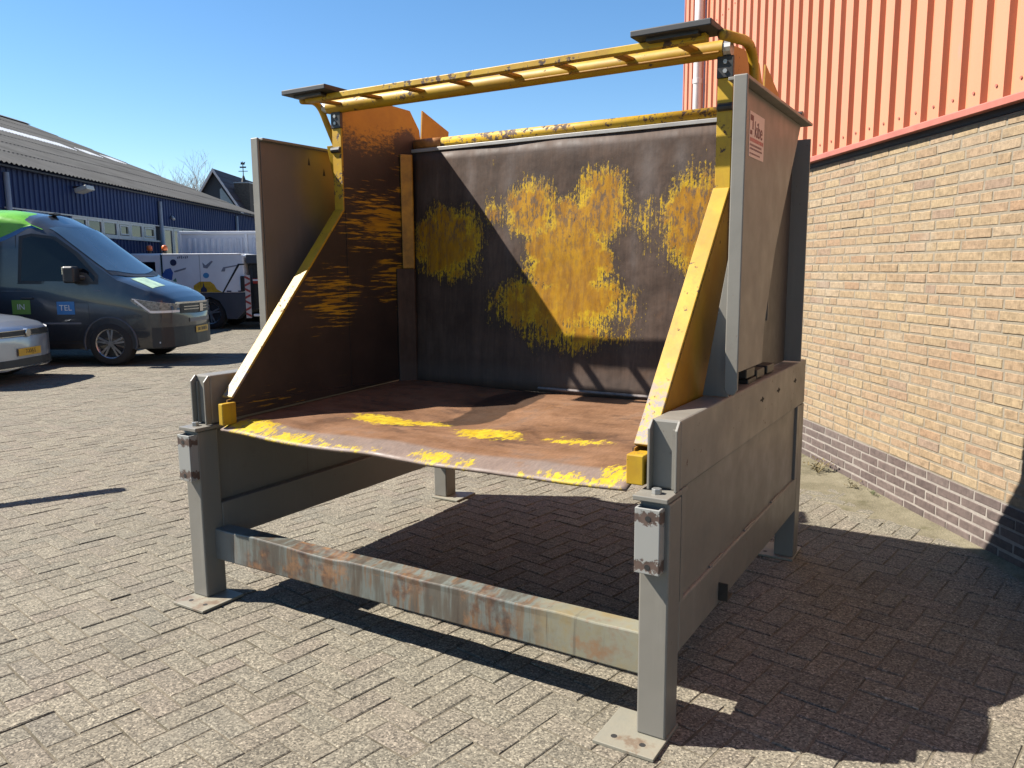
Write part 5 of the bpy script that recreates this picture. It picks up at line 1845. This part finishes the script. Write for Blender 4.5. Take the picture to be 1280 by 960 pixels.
# ------------------------------------------------------------------ house beyond the shed
hs = thing('house', 'house with steep dark tiled roof, pale barge boards and a chimney beyond the shed', 'house', (-20.05, 55, 0))
M_TILE = flat('dark_roof_tile', (0.07, 0.045, 0.048), 0.7, var=0.3, scale=3)
M_BOARD = flat('black_boarding', (0.022, 0.027, 0.04), 0.6)
AP, HW, EV = 8.35, 3.75, 2.6
MB().prism([(-HW + 0.3, -0.2), (-HW + 0.3, EV + 0.25), (0, AP - 0.15), (HW - 0.3, EV + 0.25), (HW - 0.3, -0.2)], 'y', 0.25, 10).build('wall', M_BOARD, hs)
for sg in (-1, 1):
    for r_ in range(14):
        t0, t1 = r_ / 14, (r_ + 1) / 14 + 0.01
        b_ = MB()
        b_.add([(sg * HW * t0, -0.1, AP - (AP - EV) * t0), (sg * HW * t0, 10.1, AP - (AP - EV) * t0), (sg * HW * t1, 10.1, AP - (AP - EV) * t1 + 0.03), (sg * HW * t1, -0.1, AP - (AP - EV) * t1 + 0.03)], [(0, 1, 2, 3)])
        b_.build('tile_course', M_TILE, hs, solid=0.05)
    bb = MB()
    bb.add([(0, -0.14, AP + 0.02), (sg * HW, -0.14, EV + 0.02), (sg * HW, -0.14, EV - 0.2), (0, -0.14, AP - 0.22), (0, -0.05, AP + 0.02), (sg * HW, -0.05, EV + 0.02), (sg * HW, -0.05, EV - 0.2), (0, -0.05, AP - 0.22)],
           [(0, 1, 2, 3), (4, 7, 6, 5), (0, 4, 5, 1), (2, 6, 7, 3), (1, 5, 6, 2), (0, 3, 7, 4)])
    bb.build('barge_board', flat('pale_barge', (0.6, 0.56, 0.57), 0.6), hs)
wn_ = MB().prism([(0.3, 5.75), (0.3, 7.0), (0.42, 7.1), (1.35, 5.75)], 'y', 0.2, 0.26).build('window', glass_mat('bright_glass', (0.16, 0.19, 0.23), 0.1), hs)
MB().prism([(0.3, 5.69), (0.3, 5.745), (1.4, 5.745), (1.4, 5.69)], 'y', 0.18, 0.27).build('window_sill', M_BOARD, hs)
ch = MB().box(0.95, 2.0, 1.2, 2.1, 5.0, 7.5).build('chimney', flat('chimney_brick', (0.11, 0.09, 0.075), 0.9, var=0.35, scale=9), hs)
MB().box(0.92, 2.03, 1.15, 2.15, 7.5, 7.58).build('chimney_cap', M_GREYP, ch)
vn = MB()
vn.cyl((1.5, 1.6, 7.58), (1.5, 1.6, 9.0), 0.03, 6)
vn.tube([(1.5, 1.6, 7.58), (1.5, 1.6, 8.05)], [0.2, 0.06], 8)
vn.bar((1.18, 1.6, 8.35), (1.82, 1.6, 8.35), 0.04, 0.04)
vn.bar((1.28, 1.6, 8.62), (1.72, 1.6, 8.62), 0.03, 0.1)
vn.add([(1.34, 1.6, 8.8), (1.62, 1.6, 8.78), (1.68, 1.6, 9.0), (1.5, 1.6, 8.9), (1.38, 1.6, 9.0)], [(0, 1, 2, 3, 4)])
vn.build('weathervane', M_BLKP, ch)

# ------------------------------------------------------------------ bare trees behind the shed
M_BARK = flat('pale_bark', (0.36, 0.34, 0.32), 0.9, var=0.3)


def bare_tree(loc, h, seed, label):
    rg = random.Random(seed)
    t = thing('bare_tree', label, 'tree', loc, rg.uniform(0, 6), 'bare trees behind the blue shed')
    tr, cr_ = MB(), MB()
    tr.tube([(0, 0, -0.2), (0.05, 0, h * 0.25), (0.1, 0.05, h * 0.5)], [h * 0.022, h * 0.017, h * 0.011], 8)
    tr.build('trunk', M_BARK, t, smooth=True)

    def grow(p, d, L, r, lv):
        e = p + d * L
        m_ = (p + e) / 2 + Vector((rg.uniform(-1, 1), rg.uniform(-1, 1), rg.uniform(-.3, .6))) * L * 0.06
        cr_.tube([p, m_, e], [r, r * 0.8, r * 0.6], 4 if lv > 1 else 5, cap=False)
        if lv >= 5 or L < 0.25:
            return
        for k in range(rg.choice((2, 3, 3)) if lv < 4 else 3):
            nd = (d + Vector((rg.uniform(-1, 1), rg.uniform(-1, 1), rg.uniform(-0.25, 0.75))) * 0.62).normalized()
            s_ = rg.uniform(0.35, 1.0) if k else 1.0
            grow(p + (e - p) * s_, nd, L * rg.uniform(0.6, 0.82), r * 0.6, lv + 1)
    for k in range(13):
        a = rg.uniform(0, 6.28)
        z = h * rg.uniform(0.22, 0.5)
        d = Vector((math.cos(a) * 0.6, math.sin(a) * 0.6, rg.uniform(0.6, 1.4))).normalized()
        grow(Vector((0.1 * z / h, 0, z)), d, h * rg.uniform(0.13, 0.19), h * 0.0042, 1)
    cr_.build('crown', M_BARK, t, recalc=False)


bare_tree((-26.6, 70, 0), 11.6, 5, 'bare pale tree left of the dark house, nearest its gable')
bare_tree((-29.0, 72, 0), 13.0, 9, 'slender bare tree between the tallest bare tree and the shed roof')
bare_tree((-33.2, 75, 0), 12.6, 14, 'faint bare treetop just above the shed roof, leftmost of the bare trees')

# ------------------------------------------------------------------ barrier arm added out of view for the streak of shadow on the paving
ba = thing('blocker_arm', 'grey barrier arm added beyond the left edge to streak the paving with its shadow', 'blocker', (-3.95, 5.64, 0))
b0, b1 = Vector((0, 0, 1.22)), Vector((-2.6, -1.63, 1.22))
MB().bar(b0, b1, 0.1, 0.09).build('added_arm', M_GREYP, ba, bevel=0.01)
MB().box(-2.75, -2.4, -1.8, -1.45, 0, 1.3).build('post', flat('blocker_post', (0.5, 0.3, 0.03), 0.5), ba, bevel=0.02)  # post of the added arm
# ------------------------------------------------------------------ far wooded edge of the yard, closing the view beyond the machine
wd_ = MB()
wr = random.Random(21)
for k in range(5200):
    x = wr.uniform(-37, 9)
    hmax = 4.2 + 1.8 * mnoise.noise(Vector((x * 0.22, 1, 0))) + 1.2 * mnoise.noise(Vector((x * 0.9, 3, 0)))
    z = hmax * wr.random() ** 0.8
    y = 118 + wr.uniform(-2.5, 2.5)
    s_ = wr.uniform(0.12, 0.34)
    a, b = Vector((wr.gauss(0, 1), wr.gauss(0, 1), wr.gauss(0, 1))).normalized() * s_, Vector((wr.gauss(0, 1), wr.gauss(0, 1), wr.gauss(0, 1))).normalized() * s_
    c = Vector((x, y, z))
    wd_.add([c - a, c + b * 0.6, c + a, c - b * 0.6], [(0, 1, 2, 3)])
wo = wd_.build('woodland', flat('brown_green_scrub', (0.07, 0.075, 0.04), 0.9, var=0.5, scale=0.4), recalc=False)
tag(wo, 'low scrubby woodland along the far edge of the yard', 'woodland', kind='stuff')
# weeds
def wallpt(d, s):
    return wmat @ Vector((-d, s, 0.004))


weed((2.31, 5.84, 0.004), 1.5, 12, 'dry brown weed sprawling at the wall foot nearest the tipper leg', True, 1)
weed((2.38, 5.42, 0.004), 0.9, 8, 'small withered weed on the sand between the tall weed and the camera', True, 2)
weed(wallpt(0.05, 0.2), 0.7, 7, 'tiny green weed in the corner under the dark plinth, nearest the camera', False, 3)
